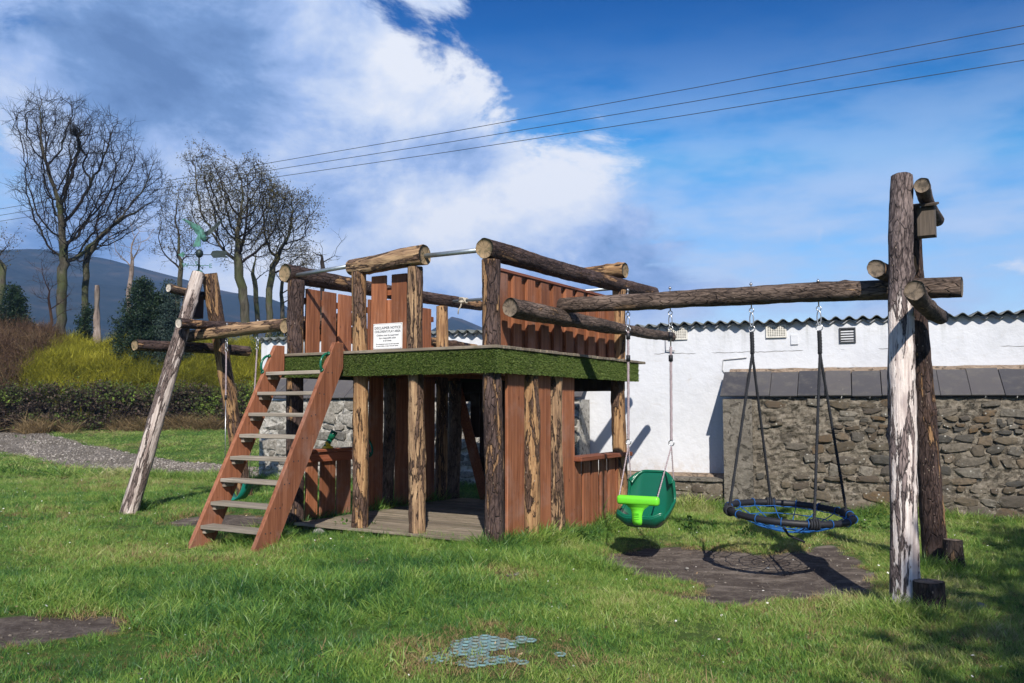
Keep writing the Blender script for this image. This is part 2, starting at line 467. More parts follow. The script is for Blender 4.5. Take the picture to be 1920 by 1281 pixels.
def flatmat(name, col, rough=.6, metal=0.0, spec=.5, nscale=30.0, amt=.25, bstr=.1, coat=0.0, dark=None):
    m, t = newmat(name); v, ov, rnd = objvec(t, 11)
    n = t.noise(v, nscale, 5.0, .65)
    c = t.mix(t.ss(n, .4, .75, 0, amt * 2), col, dark or tuple(x * .45 for x in col))
    out(t, c, rough, n, bstr, .003, metal=metal, spec=spec, coat=coat)
    return m
GALV = flatmat('galvanised_steel', (.42, .47, .50), .42, .75, nscale=18)
STEEL = flatmat('zinc_plated_shackle', (.55, .56, .58), .35, .9, nscale=40)
GREENP = flatmat('dark_green_plastic', (.004, .115, .062), .26, 0, .5, nscale=9, amt=.12, bstr=.03, dark=(.012, .09, .055))
LIMEP = flatmat('lime_green_plastic', (.16, .68, .035), .34, 0, .5, nscale=14, amt=.1, bstr=.03, dark=(.16, .5, .05))
TEALP = flatmat('teal_green_plastic', (.01, .22, .17), .35, 0, .5, nscale=9, amt=.15)
YELP = flatmat('yellow_plastic', (.80, .55, .02), .35, 0, .5, nscale=9, amt=.15)
BLACKR = flatmat('black_woven_sleeve', (.016, .017, .022), .55, 0, .4, nscale=60)
BLUER = flatmat('blue_net_rope', (.012, .10, .33), .65, 0, .3, nscale=50)
PURPR = flatmat('grey_pink_rope', (.40, .33, .35), .8, 0, .2, nscale=80, amt=.4)
CHARR = flatmat('black_twisted_rope', (.022, .024, .03), .7, 0, .3, nscale=80, amt=.3)
CREAMR = flatmat('cream_cord', (.50, .45, .36), .9, 0, .2, nscale=60, amt=.35)
VERD = flatmat('verdigris_copper', (.07, .22, .18), .7, .15, .4, nscale=26, amt=.5, bstr=.3, dark=(.035, .06, .055))
DARKM = flatmat('dark_tarnished_metal', (.03, .045, .045), .5, .4, .4, nscale=26, amt=.4)
WHITEP = flatmat('white_sign_board', (.80, .80, .80), .4, 0, .4, nscale=7, amt=.05, bstr=.02)
INK = flatmat('dark_lettering', (.03, .035, .045), .6, 0, .3)

# ================================================================== THE GROUND
def hz(x, y):
    x = np.asarray(x, float); y = np.asarray(y, float)
    h = -.12 * sstep(x, -.3, 1.3)
    left = 1 - sstep(x, -3.5, 1.0)
    h = h + .5 * sstep(y, 22, 31) * left
    h = h + .20 * np.exp(-((x + 7.0) / 3.5) ** 2 - ((y - 24.5) / 2.6) ** 2)
    h = h - .07 * np.exp(-((x - 2.2) / 1.3) ** 2 - ((y - 7.6) / .9) ** 2)
    h = h - .05 * np.exp(-((x + 2.9) / .8) ** 2 - ((y - 10.1) / .7) ** 2)
    h = h + .018 * np.sin(x * 1.7 + .5) * np.sin(y * 1.3) + .010 * np.sin(x * 4.1 + y * 2.7)
    return h
def hz1(x, y): return float(hz(x, y))
def poly_px(pts, z): return np.array([[*G(px, py, z)[:2]] for px, py in pts])
def inside(P, X, Y):
    r = np.zeros(X.shape, bool); n = len(P); j = n - 1
    for i in range(n):
        xi, yi = P[i]; xj, yj = P[j]
        c = ((yi > Y) != (yj > Y)) & (X < (xj - xi) * (Y - yi) / (yj - yi + 1e-12) + xi)
        r ^= c; j = i
    return r
def segdist(P, X, Y):
    d = np.full(X.shape, 1e9); n = len(P)
    for i in range(n):
        a = P[i]; b = P[(i + 1) % n]; ab = b - a; L = (ab ** 2).sum() + 1e-12
        t = np.clip(((X - a[0]) * ab[0] + (Y - a[1]) * ab[1]) / L, 0, 1)
        d = np.minimum(d, np.hypot(X - a[0] - t * ab[0], Y - a[1] - t * ab[1]))
    return d
PATCH = [
    (poly_px([(1122, 1062), (1150, 1040), (1230, 1030), (1320, 1036), (1440, 1050), (1500, 1035), (1560, 1027), (1605, 1050), (1645, 1078), (1655, 1100), (1600, 1118), (1500, 1135), (1390, 1145), (1290, 1136), (1190, 1126), (1290, 1118), (1322, 1104), (1280, 1088), (1190, 1086)], -.16), .10, 1.0),
    (poly_px([(-60, 1165), (60, 1158), (150, 1153), (270, 1163), (240, 1180), (150, 1192), (60, 1212), (-60, 1225)], 0), .08, 1.0),
    (poly_px([(300, 985), (360, 975), (450, 972), (540, 976), (560, 990), (480, 1002), (380, 1000)], -.05), .10, .9),
    (poly_px([(1215, 1120), (1260, 1108), (1310, 1110), (1290, 1128), (1230, 1130)], -.14), .10, .6),
    (poly_px([(895, 1080), (930, 1068), (985, 1072), (1000, 1085), (950, 1095)], -.02), .10, .55),
    (poly_px([(720, 1245), (800, 1200), (900, 1180), (1010, 1190), (1075, 1215), (1040, 1235), (950, 1252), (800, 1262)], 0), .24, .52),
    (poly_px([(620, 1055), (680, 1048), (720, 1056), (660, 1064)], 0), .1, .5),
]
def pnoise(X, Y, f, seed):
    r = np.random.default_rng(seed); s = np.zeros(X.shape)
    for k in range(7):
        a = r.uniform(0, 2 * pi); p = r.uniform(0, 2 * pi); ff = f * r.uniform(.6, 1.9)
        s += np.sin((X * cos(a) + Y * sin(a)) * ff + p + 1.3 * np.sin((Y * cos(a) - X * sin(a)) * ff * .7 + p * 2))
    return s / 7
def bare(X, Y):
    X = np.asarray(X, float); Y = np.asarray(Y, float); b = np.zeros(X.shape)
    jx = X + .12 * pnoise(X, Y, 7, 1) + .07 * pnoise(X, Y, 23, 2); jy = Y + .15 * pnoise(X, Y, 7, 3) + .09 * pnoise(X, Y, 21, 4)
    for P, soft, amp in PATCH:
        m = (X > P[:, 0].min() - .5) & (X < P[:, 0].max() + .5) & (Y > P[:, 1].min() - .5) & (Y < P[:, 1].max() + .5)
        if not m.any(): continue
        xs = jx[m]; ys = jy[m]; d = segdist(P, xs, ys) * np.where(inside(P, xs, ys), 1, -1)
        b[m] = np.maximum(b[m], amp * sstep(d, -soft * .9, soft * 1.5))
    return b
gx = np.concatenate([-np.geomspace(14, 1000, 30)[::-1], np.arange(-13.8, 11.8, .11), np.geomspace(12, 1000, 30)])
gy = np.concatenate([-np.geomspace(3, 900, 20)[::-1], np.arange(-2.6, 2.9, .5), np.arange(3, 14, .09), np.arange(14.1, 40, .5), np.geomspace(40.5, 1100, 34)])
GX, GY = np.meshgrid(gx, gy); GZ = hz(GX, GY)
BARE = bare(GX, GY)
GZ = GZ - .012 * BARE + .006 * pnoise(GX, GY, 14, 9) * BARE
nx, ny = len(gx), len(gy)
ii = (np.arange(ny - 1)[:, None] * nx + np.arange(nx - 1)[None, :]).ravel()
gf = np.stack([ii, ii + 1, ii + nx + 1, ii + nx], 1)
m, t = newmat('lawn_soil')
tc = t.n('ShaderNodeTexCoord'); v = tc.outputs['Object']
at_ = t.n('ShaderNodeAttribute', attribute_name='bare')
n_a = t.noise(v, 3.0, 6.0, .65); n_b = t.noise(v, 45.0, 6.0, .75); n_c = t.noise(v, .7, 3.0, .5)
n_d = t.noise(v, 9.0, 5.0, .7)
turf = t.mix(n_a, (.040, .085, .018), (.085, .125, .034))
turf = t.mix(t.ss(n_c, .42, .62), turf, (.055, .115, .022))
turf = t.mix(t.ss(n_b, .5, .75), turf, (.10, .11, .045))
soil = t.ramp(n_b, [(.3, (.050, .040, .035)), (.52, (.10, .082, .072)), (.75, (.17, .145, .125))])
soil = t.mix(t.ss(n_d, .45, .70, 0, .75), soil, (.20, .17, .145))
soil = t.mix(t.ss(n_a, .5, .66, 0, .65), soil, (.050, .039, .034))
n_e = t.noise(t.mapping(v, (1.4, 4.0, 1), (2, 5, 0)), 1.3, 5.0, .6)
soil = t.mix(t.ss(n_e, .50, .66, 0, .7), soil, (.24, .205, .175))
vo = t.n('ShaderNodeTexVoronoi', {'Vector': v, 'Scale': 60.0})
soil = t.mix(t.math('MULTIPLY', t.ss(vo.outputs['Distance'], .16, .08), t.ss(n_d, .5, .55)), soil, (.24, .21, .18))
col = t.mix(t.ss(at_.outputs['Fac'], .25, .6), turf, soil)
out(t, col, .95, t.math('MULTIPLY_ADD', n_d, .8, n_b), .8, .02, spec=.1)
M_SOIL = m
me = fast_mesh('ground', np.stack([GX.ravel(), GY.ravel(), GZ.ravel()], 1), [gf], (m,), True)
a_ = me.attributes.new('bare', 'FLOAT', 'POINT'); a_.data.foreach_set('value', BARE.ravel().astype(np.float32))
put(me, 'ground', kind='structure')

# gravel track
m, t = newmat('gravel'); tc = t.n('ShaderNodeTexCoord'); v = tc.outputs['Object']
vo = t.n('ShaderNodeTexVoronoi', {'Vector': v, 'Scale': 26.0}); vb = t.n('ShaderNodeTexVoronoi', {'Vector': v, 'Scale': 9.0})
n_a = t.noise(v, .9, 5.0, .6)
col = t.ramp(t.n('ShaderNodeSeparateColor', {0: vo.outputs['Color']}).outputs[0], [(.0, (.09, .078, .065)), (.5, (.21, .185, .155)), (1.0, (.34, .31, .27))])
col = t.mix(t.ss(n_a, .45, .66), col, (.17, .15, .12))
out(t, col, .95, t.math('ADD', vo.outputs['Distance'], vb.outputs['Distance']), 1.0, .05, spec=.1)
M_GRAVEL = m
up_ = [(-260, 816), (-150, 821), (0, 824), (60, 829), (88, 838), (186, 849), (265, 860), (345, 869), (398, 873), (470, 878), (560, 885)]
lo_ = [(-260, 842), (-150, 847), (0, 853), (40, 857), (66, 861), (140, 878), (239, 886), (332, 889), (398, 892), (470, 897), (560, 906)]
PATHU = np.array([[*G(*p)[:2]] for p in up_]); PATHL = np.array([[*G(*p)[:2]] for p in lo_])
V = []; Fc = []; NS = 14; NR = 8; rows = 0
for i in range(len(up_) - 1):
    for s in range(NS):
        f = s / NS; a = PATHU[i] * (1 - f) + PATHU[i + 1] * f; b = PATHL[i] * (1 - f) + PATHL[i + 1] * f
        wv = .35 * noise.noise(Vector((a[0] * .9, a[1] * .9, 0))); wl = .18 * noise.noise(Vector((b[0] * 1.7, b[1] * 1.7, 4)))
        for r in range(NR + 1):
            g = r / NR; p = a * (1 - g) + b * g; p = p + np.array([0, wv * (1 - g) + wl * g])
            V.append((p[0], p[1], hz1(p[0], p[1]) + .012 + .02 * noise.noise(Vector((p[0] * 2, p[1] * 2, 1)))))
        if rows:
            o = (rows - 1) * (NR + 1)
            for r in range(NR): Fc.append((o + r, o + r + 1, o + NR + 2 + r, o + NR + 1 + r))
        rows += 1
me = mesh_from('gravel_track', V, Fc, (m,), None, True)
put(me, 'gravel_track', kind='structure')
PATHPOLY = np.concatenate([PATHU, PATHL[::-1]])

# hills far off
m, t = newmat('far_hillside'); tc = t.n('ShaderNodeTexCoord'); v = tc.outputs['Object']
n_a = t.noise(t.mapping(v, (.012, .012, .02)), 1.0, 7.0, .66); n_b = t.noise(t.mapping(v, (.06, .06, .09)), 1.0, 5.0, .6)
col = t.ramp(t.math('MULTIPLY_ADD', n_b, .4, t.math('MULTIPLY', n_a, .7)), [(.38, (.010, .022, .028)), (.55, (.022, .032, .038)), (.70, (.085, .07, .06))])  # part of the blue distance haze is put into this colour
out(t, col, .95, n_a, 1.0, 6.0, spec=.05)
M_HILL = m
def hills(name, D, ridge, depth, seed):
    ridge = sorted(ridge); pxs = np.linspace(ridge[0][0], ridge[-1][0], 160)
    pys = np.interp(pxs, [p[0] for p in ridge], [p[1] for p in ridge])
    V = []; Fc = []; R = 26
    for i, (px, py) in enumerate(zip(pxs, pys)):
        top = at(px, py, D)
        for r in range(R + 1):
            g = r / R; y = D - depth * (1 - g); x = top.x * (y / D) ** .5
            h = top.z * (g ** .8) + (top.z * .16) * noise.fractal(Vector((x * .006, y * .006, seed)), 1.0, 2.0, 5) * min(1, g * 1.6) * (1 - g ** 6)
            if g == 1: h += top.z * .012 * noise.noise(Vector((x * .02, 0, seed)))
            V.append((x, y, h - 3 * (1 - g)))
        V.append((top.x, D + depth * .6, top.z * .5))
    W_ = R + 2
    for i in range(len(pxs) - 1):
        for r in range(R + 1):
            a = i * W_ + r; Fc.append((a, a + W_, a + W_ + 1, a + 1))
    put(mesh_from(name, V, Fc, (M_HILL,), None, True), name, kind='structure')
hills('hills', 720, [(-700, 520), (-300, 485), (0, 468), (70, 468), (140, 474), (200, 484), (260, 500), (330, 520), (420, 545), (520, 562), (560, 590), (620, 625), (700, 640), (800, 625), (850, 592), (900, 612), (980, 650), (1100, 690), (1300, 735), (1700, 745), (2300, 735)], 380, 3.3)

# ================================================================== WALLS AND THE WHITE SHED
WA = Vector((3.234, 12.137, 0)); WDIR = math.atan2(-.363, .932)
WM = Tm(WA) @ Rz(WDIR)             # wall frame: x along the wall to the right, y away from the lawn
def stone_shape(seed):
    rn = random.Random(seed); n = rn.choice((7, 8, 9)); V = []; 
    rad = [rn.uniform(.70, 1.12) for _ in range(n)]
    def pt(k, s, y):
        a = 2 * pi * k / n + .15 * rn.uniform(-1, 1); r = rad[k] * s
        cx = cos(a); cz = sin(a); q = (abs(cx) ** 5 + abs(cz) ** 5) ** (-1 / 5)
        return (.5 * q * cx * r, y, .5 * q * cz * r)
    for k in range(n): V.append(pt(k, 1.0, .0))
    for k in range(n): V.append(pt(k, rn.uniform(.92, 1.0), -.55 - rn.uniform(-.15, .15)))
    for k in range(n): V.append(pt(k, rn.uniform(.70, .92), -.9 - rn.uniform(-.12, .2)))
    V.append((rn.uniform(-.1, .1), -1.05, rn.uniform(-.1, .1)))
    Fc = []
    for ring in (0, 1):
        for k in range(n):
            a = ring * n + k; b = ring * n + (k + 1) % n
            Fc.append((a, b, b + n, a + n))
    for k in range(n): Fc.append((2 * n + k, 2 * n + (k + 1) % n, 3 * n))
    return V, Fc
def stone_mat(name, ramp_, mott=.5):
    m, t = newmat(name); v, ov, rnd = objvec(t, 19)
    tcg = t.n('ShaderNodeNewGeometry'); gp = tcg.outputs['Position']
    base = t.ramp(rnd, ramp_)
    n1_ = t.noise(gp, 22.0, 7.0, .72); n2_ = t.noise(gp, 7.0, 4.0, .6); n3_ = t.noise(gp, 60.0, 3.0, .7)
    c = t.mix(t.ss(n1_, .35, .7, 0, .8), base, (.07, .062, .05))
    c = t.mix(t.ss(n2_, .54, .74, 0, .5), c, (.22, .20, .165))
    vo = t.n('ShaderNodeTexVoronoi', {'Vector': gp, 'Scale': 16.0})
    c = t.mix(t.math('MULTIPLY', t.ss(vo.outputs['Distance'], .22, .1), t.ss(n2_, .5, .56)), c, (.42, .41, .37))
    out(t, c, .9, t.math('MULTIPLY_ADD', n3_, .4, n1_), .9, .014, spec=.2)
    return m
M_STONE = stone_mat('rubble_stone', [(.0, (.085, .066, .045)), (.2, (.15, .122, .085)), (.4, (.085, .075, .066)), (.55, (.135, .088, .046)), (.7, (.20, .172, .135)), (.85, (.055, .055, .052)), (1.0, (.25, .225, .185))])
M_STONE2 = stone_mat('pale_rubble_stone', [(.0, (.20, .18, .15)), (.25, (.34, .32, .28)), (.5, (.13, .125, .115)), (.75, (.42, .40, .36)), (1.0, (.26, .235, .20))])
def mortar_mat(name, c1, c2, c3):
    m, t = newmat(name); gp = t.n('ShaderNodeNewGeometry').outputs['Position']
    n1_ = t.noise(gp, 18.0, 8.0, .75); n2_ = t.noise(gp, 2.6, 5.0, .6); n3_ = t.noise(gp, 6.5, 4.0, .6, 1.5)
    c = t.ramp(n1_, [(.3, c3), (.5, c1), (.72, c2)])
    c = t.mix(t.ss(n2_, .5, .68, 0, .6), c, tuple(x * .7 for x in c1))
    cr = t.ss(n3_, .43, .40)
    c = t.mix(t.math('MULTIPLY', cr, .55), c, (.03, .027, .022))
    out(t, c, .95, t.math('SUBTRACT', n1_, t.math('MULTIPLY', cr, .8)), 1.0, .03, spec=.1)
    return m
M_MORTAR = mortar_mat('rough_lime_mortar', (.19, .165, .13), (.33, .30, .25), (.04, .034, .027))
M_MORTAR2 = mortar_mat('pale_lime_mortar', (.44, .42, .38), (.58, .56, .52), (.15, .14, .12))
M_CONC = mortar_mat('cement_render', (.19, .172, .145), (.27, .25, .215), (.10, .09, .075))
M_BROWN = mortar_mat('brown_mortar_fillet', (.30, .23, .17), (.42, .34, .27), (.17, .13, .10))
m, t = newmat('dark_slate'); v, ov, rnd = objvec(t, 17); n_s = t.noise(v, 6.0, 6.0, .7); n_l = t.noise(v, 23.0, 4.0, .7)
c = t.ramp(rnd, [(0, (.042, .042, .050)), (.5, (.066, .064, .070)), (1, (.088, .082, .084))])
c = t.mix(t.ss(n_s, .46, .70, 0, .6), c, (.12, .112, .10)); c = t.mix(t.ss(n_l, .66, .70, 0, .7), c, (.24, .23, .19))
out(t, c, .6, n_s, .5, .006, spec=.35); M_SLATE = m
STONES = [mesh_from('stone', *stone_shape(s), (M_STONE,)) for s in range(22)]
STONES2 = [mesh_from('stone', *stone_shape(s), (M_STONE2,)) for s in range(22)]
def slab_wall_mesh(x0, x1, z0, z1, y0, y1, mat, amp=.02, step=.07, seed=0):
    """a solid block with a rough front"""
    nx_ = max(2, int((x1 - x0) / step)); nz_ = max(2, int((z1 - z0) / step)); V = []; Fc = []
    for j in range(nz_ + 1):
        for i in range(nx_ + 1):
            x = x0 + (x1 - x0) * i / nx_; z = z0 + (z1 - z0) * j / nz_
            d = amp * (.7 * noise.noise(Vector((x * 5, z * 7, seed))) + .9 * noise.noise(Vector((x * 11, z * 19, seed + 5))))
            V.append((x, y0 + d, z))
    for j in range(nz_):
        for i in range(nx_):
            a = j * (nx_ + 1) + i; Fc.append((a, a + 1, a + nx_ + 2, a + nx_ + 1))
    b = len(V)
    def idx(i, j): return j * (nx_ + 1) + i
    border = [idx(i, 0) for i in range(nx_ + 1)] + [idx(nx_, j) for j in range(1, nz_ + 1)] + [idx(i, nz_) for i in range(nx_ - 1, -1, -1)] + [idx(0, j) for j in range(nz_ - 1, 0, -1)]
    for q in border: V.append((V[q][0], y1, V[q][2]))
    n = len(border)
    for k in range(n): Fc.append((border[(k + 1) % n], border[k], b + k, b + (k + 1) % n))
    return mesh_from('wall_body', V, Fc, (mat,), None, False)
def lay_stones(parent, x0, x1, z0, z1, seed, meshes, hmin=.055, hmax=.15, cap=300, skip=lambda x, z: False, yface=0.0):
    rn = random.Random(seed); z = z0; rows = []
    while z < z1 - .03:
        h = rn.uniform(hmin, hmax); h = min(h, z1 - z); x = x0 + rn.uniform(-.12, 0); row = []
        while x < x1:
            w_ = h * rn.uniform(1.3, 3.6) if rn.random() < .8 else h * rn.uniform(.9, 1.4)
            w_ = min(max(w_, .08), .42)
            if x + w_ > x1: w_ = x1 - x
            if w_ > .05: row.append((x + w_ / 2, z + h / 2 + rn.uniform(-.028, .028), w_, h))
            x += w_ + rn.uniform(.006, .03)
        rows.append(row); z += h + rn.uniform(.004, .016)
    allp = [p for r in rows for p in r if p[0] - p[2] / 2 >= x0 - .01 and not skip(p[0], p[1])]
    out_ = 0; extra = []
    order = allp if len(allp) <= cap else sorted(allp, key=lambda p: -p[2] * p[3])
    for k, (cx, cz, w_, h) in enumerate(order):
        pr = rn.uniform(.014, .034)
        M = Tm(cx, yface + rn.uniform(.0, .016), cz) @ Ry(rn.gauss(0, .13)) @ Rx(rn.uniform(-.12, .12)) @ Rz(rn.uniform(-.08, .08)) @ Matrix.Diagonal((w_ * rn.uniform(.85, 1.2), pr, h * rn.uniform(.75, 1.3), 1))
        if k < cap: put(meshes[rn.randrange(len(meshes))], 'stone', parent, M)
        else: extra.append((M, rn.randrange(len(meshes))))
    if extra:
        mb = MB()
        for M, k in extra:
            me_ = meshes[k]; mb.add(([M @ v_.co for v_ in me_.vertices], [tuple(p.vertices) for p in me_.polygons]))
        put(mb.mesh((meshes[0].materials[0],)), 'small_stones', parent, kind='stuff')
def slate_row(parent, x0, x1, y0, z0, y1, z1, wdt, seed):
    rn = random.Random(seed); x = x0; L = math.hypot(y1 - y0, z1 - z0); a = math.atan2(z1 - z0, y1 - y0)
    while x < x1 - .02:
        w_ = min(wdt * rn.uniform(.93, 1.07), x1 - x)
        M = Tm(x + w_ / 2, (y0 + y1) / 2, (z0 + z1) / 2 + rn.uniform(-.003, .003)) @ Rx(a) @ Ry(rn.uniform(-.006, .006))
        put(box_mesh(round(w_ - .008, 2), L + rn.choice((-.01, 0, .01)), .022, M_SLATE, .004), 'slate', parent, M)
        x += w_
# right hand stone wall with slate coping
RW = thing('stone_wall', 'rubble stone wall with long slate coping behind the round net swing and right posts', 'stone wall', WM.translation, WDIR, 'stone walls in front of the white shed')
EAVE_Y, EAVE_Z, TOP_Y, TOP_Z = -.05, 1.455, .58, 1.85
put(slab_wall_mesh(-.28, 5.9, -.35, 1.42, 0.012, .57, M_MORTAR, .034, .035, 3), 'mortar_core', RW)
put(slab_wall_mesh(-.292, .10, -.3, 1.415, -.035, .05, M_CONC, .012, .05, 8), 'cement_corner', RW, label='smooth cement rendered corner')
lay_stones(RW, .10, 5.85, -.22, 1.40, 5, STONES, .045, .15, 300, lambda x, z: noise.noise(Vector((x * 1.5, z * 2.6, 3))) > .22 or (x < .8 and noise.noise(Vector((x * 4, z * 5, 9))) > -.02))
slate_row(RW, -.33, 5.95, EAVE_Y, EAVE_Z, TOP_Y - .10, TOP_Z - .045, .352, 1)
def fillet(x0, x1, y0, y1, z0, z1, seed, mat):
    V = []; Fc = []; n = int((x1 - x0) / .07)
    for i in range(n + 1):
        x = x0 + (x1 - x0) * i / n; j = .010 * noise.noise(Vector((x * 6, seed, 0))); k = .010 * noise.noise(Vector((x * 4, seed, 5)))
        V += [(x, y0 + j * 2, z0 - .02), (x, y0 + j * 2, z0 + .015 + j), (x, (y0 + y1) / 2, (z0 + z1) / 2 + .02 + k), (x, y1, z1 + k), (x, y1, z0 - .02)]
    for i in range(n):
        for r in range(4): Fc.append((i * 5 + r, i * 5 + r + 5, i * 5 + r + 6, i * 5 + r + 1))
    Fc += [tuple(range(5)), tuple(n * 5 + 4 - r for r in range(5))]
    return mesh_from('f', V, Fc, (mat,), None, False)
put(fillet(-.26, 5.9, .46, .594, 1.79, 1.86, 2, M_BROWN), 'mortar_fillet', RW)
# left hand stone wall
LW = thing('stone_wall', 'pale rubble stone wall with slate coping behind the ladder and wooden den', 'stone wall', WM @ Vector((-2.4, 0, 0)), WDIR, 'stone walls in front of the white shed')
put(slab_wall_mesh(-5.75, 0, -.35, 1.42, 0.012, .57, M_MORTAR2, .034, .045, 13), 'mortar_core', LW)
lay_stones(LW, -5.74, -.02, -.1, 1.40, 15, STONES2, .07, .17, 300, lambda x, z: noise.noise(Vector((x * 1.5, z * 2.2, 8))) > .38)
slate_row(LW, -5.8, .05, EAVE_Y, EAVE_Z, TOP_Y - .10, TOP_Z - .045, .352, 2)
put(fillet(-5.75, 0.0, .46, .594, 1.79, 1.86, 6, M_BROWN), 'mortar_fillet', LW)
# low plinth in the gap between the walls
PL = thing('low_stone_plinth', 'low rubble stone plinth under the bare white wall, between the two stone walls', 'stone plinth', WM @ Vector((-2.4, 0, 0)), WDIR)
put(slab_wall_mesh(.006, 2.112, -.35, .255, .06, .58, M_MORTAR, .03, .045, 23), 'mortar_core', PL)
lay_stones(PL, .02, 2.10, -.24, .23, 25, STONES, .07, .15, 300, yface=.05)
put(slab_wall_mesh(.004, 2.114, .262, .300, .02, .35, M_CONC, .008, .06, 24), 'ledge', PL)
put(fillet(.004, 2.114, .356, .594, .28, .34, 26, M_BROWN), 'mortar_fillet', PL)

# the white shed
m, t = newmat('white_limewash'); tc = t.n('ShaderNodeTexCoord'); v = tc.outputs['Object']
n_a = t.noise(v, 1.1, 6.0, .6); n_b = t.noise(v, 11.0, 6.0, .65); n_c = t.noise(t.mapping(v, (1, 1, 2.2), (3, 3, 3)), 3.4, 7.0, .7, .6)
col = t.mix(t.ss(n_a, .45, .7, 0, .6), (.62, .64, .68), (.50, .52, .56))
col = t.mix(t.ss(n_b, .60, .72, 0, .35), col, (.55, .54, .53))
spots = t.math('MULTIPLY', t.ss(n_c, .665, .685), t.ss(t.noise(v, 6.0, 4.0, .6), .45, .55))
sp = t.n('ShaderNodeSeparateXYZ', {0: v})
low = t.ss(sp.outputs[2], 1.3, .25)
col = t.mix(t.math('MULTIPLY', spots, t.math('MULTIPLY_ADD', low, .7, .3)), col, (.40, .33, .27))
base_ = t.math('MULTIPLY', t.ss(sp.outputs[2], .62, .30), t.ss(n_b, .42, .58))
col = t.mix(t.math('MULTIPLY', base_, .55), col, (.50, .44, .38))
n_f = t.noise(t.mapping(v, (7, 7, .55), (1, 1, 2)), 1.0, 5.0, .65)
top_ = t.ss(sp.outputs[2], 1.9, 2.5)
col = t.mix(t.math('MULTIPLY', t.math('MULTIPLY', t.ss(n_f, .50, .68), top_), .45), col, (.36, .37, .36))
n_g = t.noise(v, .55, 3.0, .5)
col = t.mix(t.math('MULTIPLY', t.ss(n_g, .52, .60), t.math('MULTIPLY', t.ss(n_b, .40, .62), .30)), col, (.44, .45, .46))
col = t.mix(t.math('MULTIPLY', t.ss(n_c, .60, .66), .22), col, (.45, .43, .40))
# horizontal crack where two lifts of render meet
zz = t.math('ABSOLUTE', t.math('SUBTRACT', t.math('MULTIPLY_ADD', t.noise(t.mapping(v, (3, 3, .1)), 2.0, 4.0), .06, sp.outputs[2]), 2.135))
crk = t.math('MULTIPLY', t.ss(zz, .006, .002), t.ss(t.noise(t.mapping(v, (1.6, 1.6, .1)), 1.0, 2.0), .50, .54))
col = t.mix(t.math('MULTIPLY', crk, .8), col, (.12, .11, .10))
hh = t.math('SUBTRACT', t.math('MULTIPLY_ADD', n_a, 1.5, t.math('MULTIPLY', n_b, .35)), t.math('MULTIPLY', crk, .8))
out(t, col, .9, hh, .65, .035, spec=.15)
M_WHITE = m
m, t = newmat('fibre_cement_roof'); v, ov, rnd = objvec(t, 7)
n_a = t.noise(v, 5.0, 6.0, .7)
out(t, t.mix(t.ss(n_a, .4, .65), (.16, .17, .17), (.085, .10, .095)), .9, n_a, .3, .01)
M_ROOF = m
SH = thing('white_shed', 'long low white limewashed shed with corrugated roof behind the stone walls', 'shed', WM.translation, WDIR)
X0, X1, YF, YB, ZR = -8.60, 8.5, .60, 5.0, 2.465
def wavy_wall(x0, x1, z0, z1, y, step=.14):
    nx_ = int((x1 - x0) / step); nz_ = int((z1 - z0) / step); V = []; Fc = []
    for j in range(nz_ + 1):
        for i in range(nx_ + 1):
            x = x0 + (x1 - x0) * i / nx_; z = z0 + (z1 - z0) * j / nz_
            V.append((x, y + .018 * noise.noise(Vector((x * .8, z * 1.2, 1))) + .010 * noise.noise(Vector((x * 3, z * 4, 2))), z))
    for j in range(nz_):
        for i in range(nx_):
            a = j * (nx_ + 1) + i; Fc.append((a, a + 1, a + nx_ + 2, a + nx_ + 1))
    return V, Fc
mb = MB(); mb.add(wavy_wall(X0, X1, -.4, ZR + .055, YF))
b = len(mb.V)
mb.V += [(X0, YF, -.4), (X0, YB, -.4), (X0, YB, ZR + .02), (X0, YF, ZR + .05), (X1, YF, -.4), (X1, YB, -.4), (X1, YB, ZR + .02), (X1, YF, ZR + .05)]
mb.F += [(b, b + 3, b + 2, b + 1), (b + 4, b + 5, b + 6, b + 7), (b + 1, b + 2, b + 6, b + 5)]; mb.I += [0, 0, 0]
put(mb.mesh((M_WHITE,), True), 'wall', SH)
def roof_sheet_mesh(n_w, L, pitch=.177, amp=.026, th=.011, seg=10):
    V = []; Fc = []; n = n_w * seg
    for i in range(n + 1):
        x = pitch * i / seg; z = amp * cos(2 * pi * i / seg)
        V += [(x, 0, z), (x, L, z), (x, 0, z - th), (x, L, z - th)]
    for i in range(n):
        a = i * 4; b = a + 4
        Fc += [(a, b, b + 1, a + 1), (a + 2, a + 3, b + 3, b + 2), (a, a + 2, b + 2, b), (a + 1, b + 1, b + 3, a + 3)]
    Fc += [(0, 1, 3, 2), (n * 4, n * 4 + 2, n * 4 + 3, n * 4 + 1)]
    return mesh_from('roof_sheet', V, Fc, (M_ROOF,), None, True)
sheet = roof_sheet_mesh(6, 4.7)
x = X0 - .1; k = 0
while x < X1:
    put(sheet, 'roof_sheet', SH, Tm(x, YF - .10 - .012 * (k % 3), ZR + .075 + (.012 if k % 2 else 0)) @ Rx(radians(2.2))); x += .177 * 6; k += 1
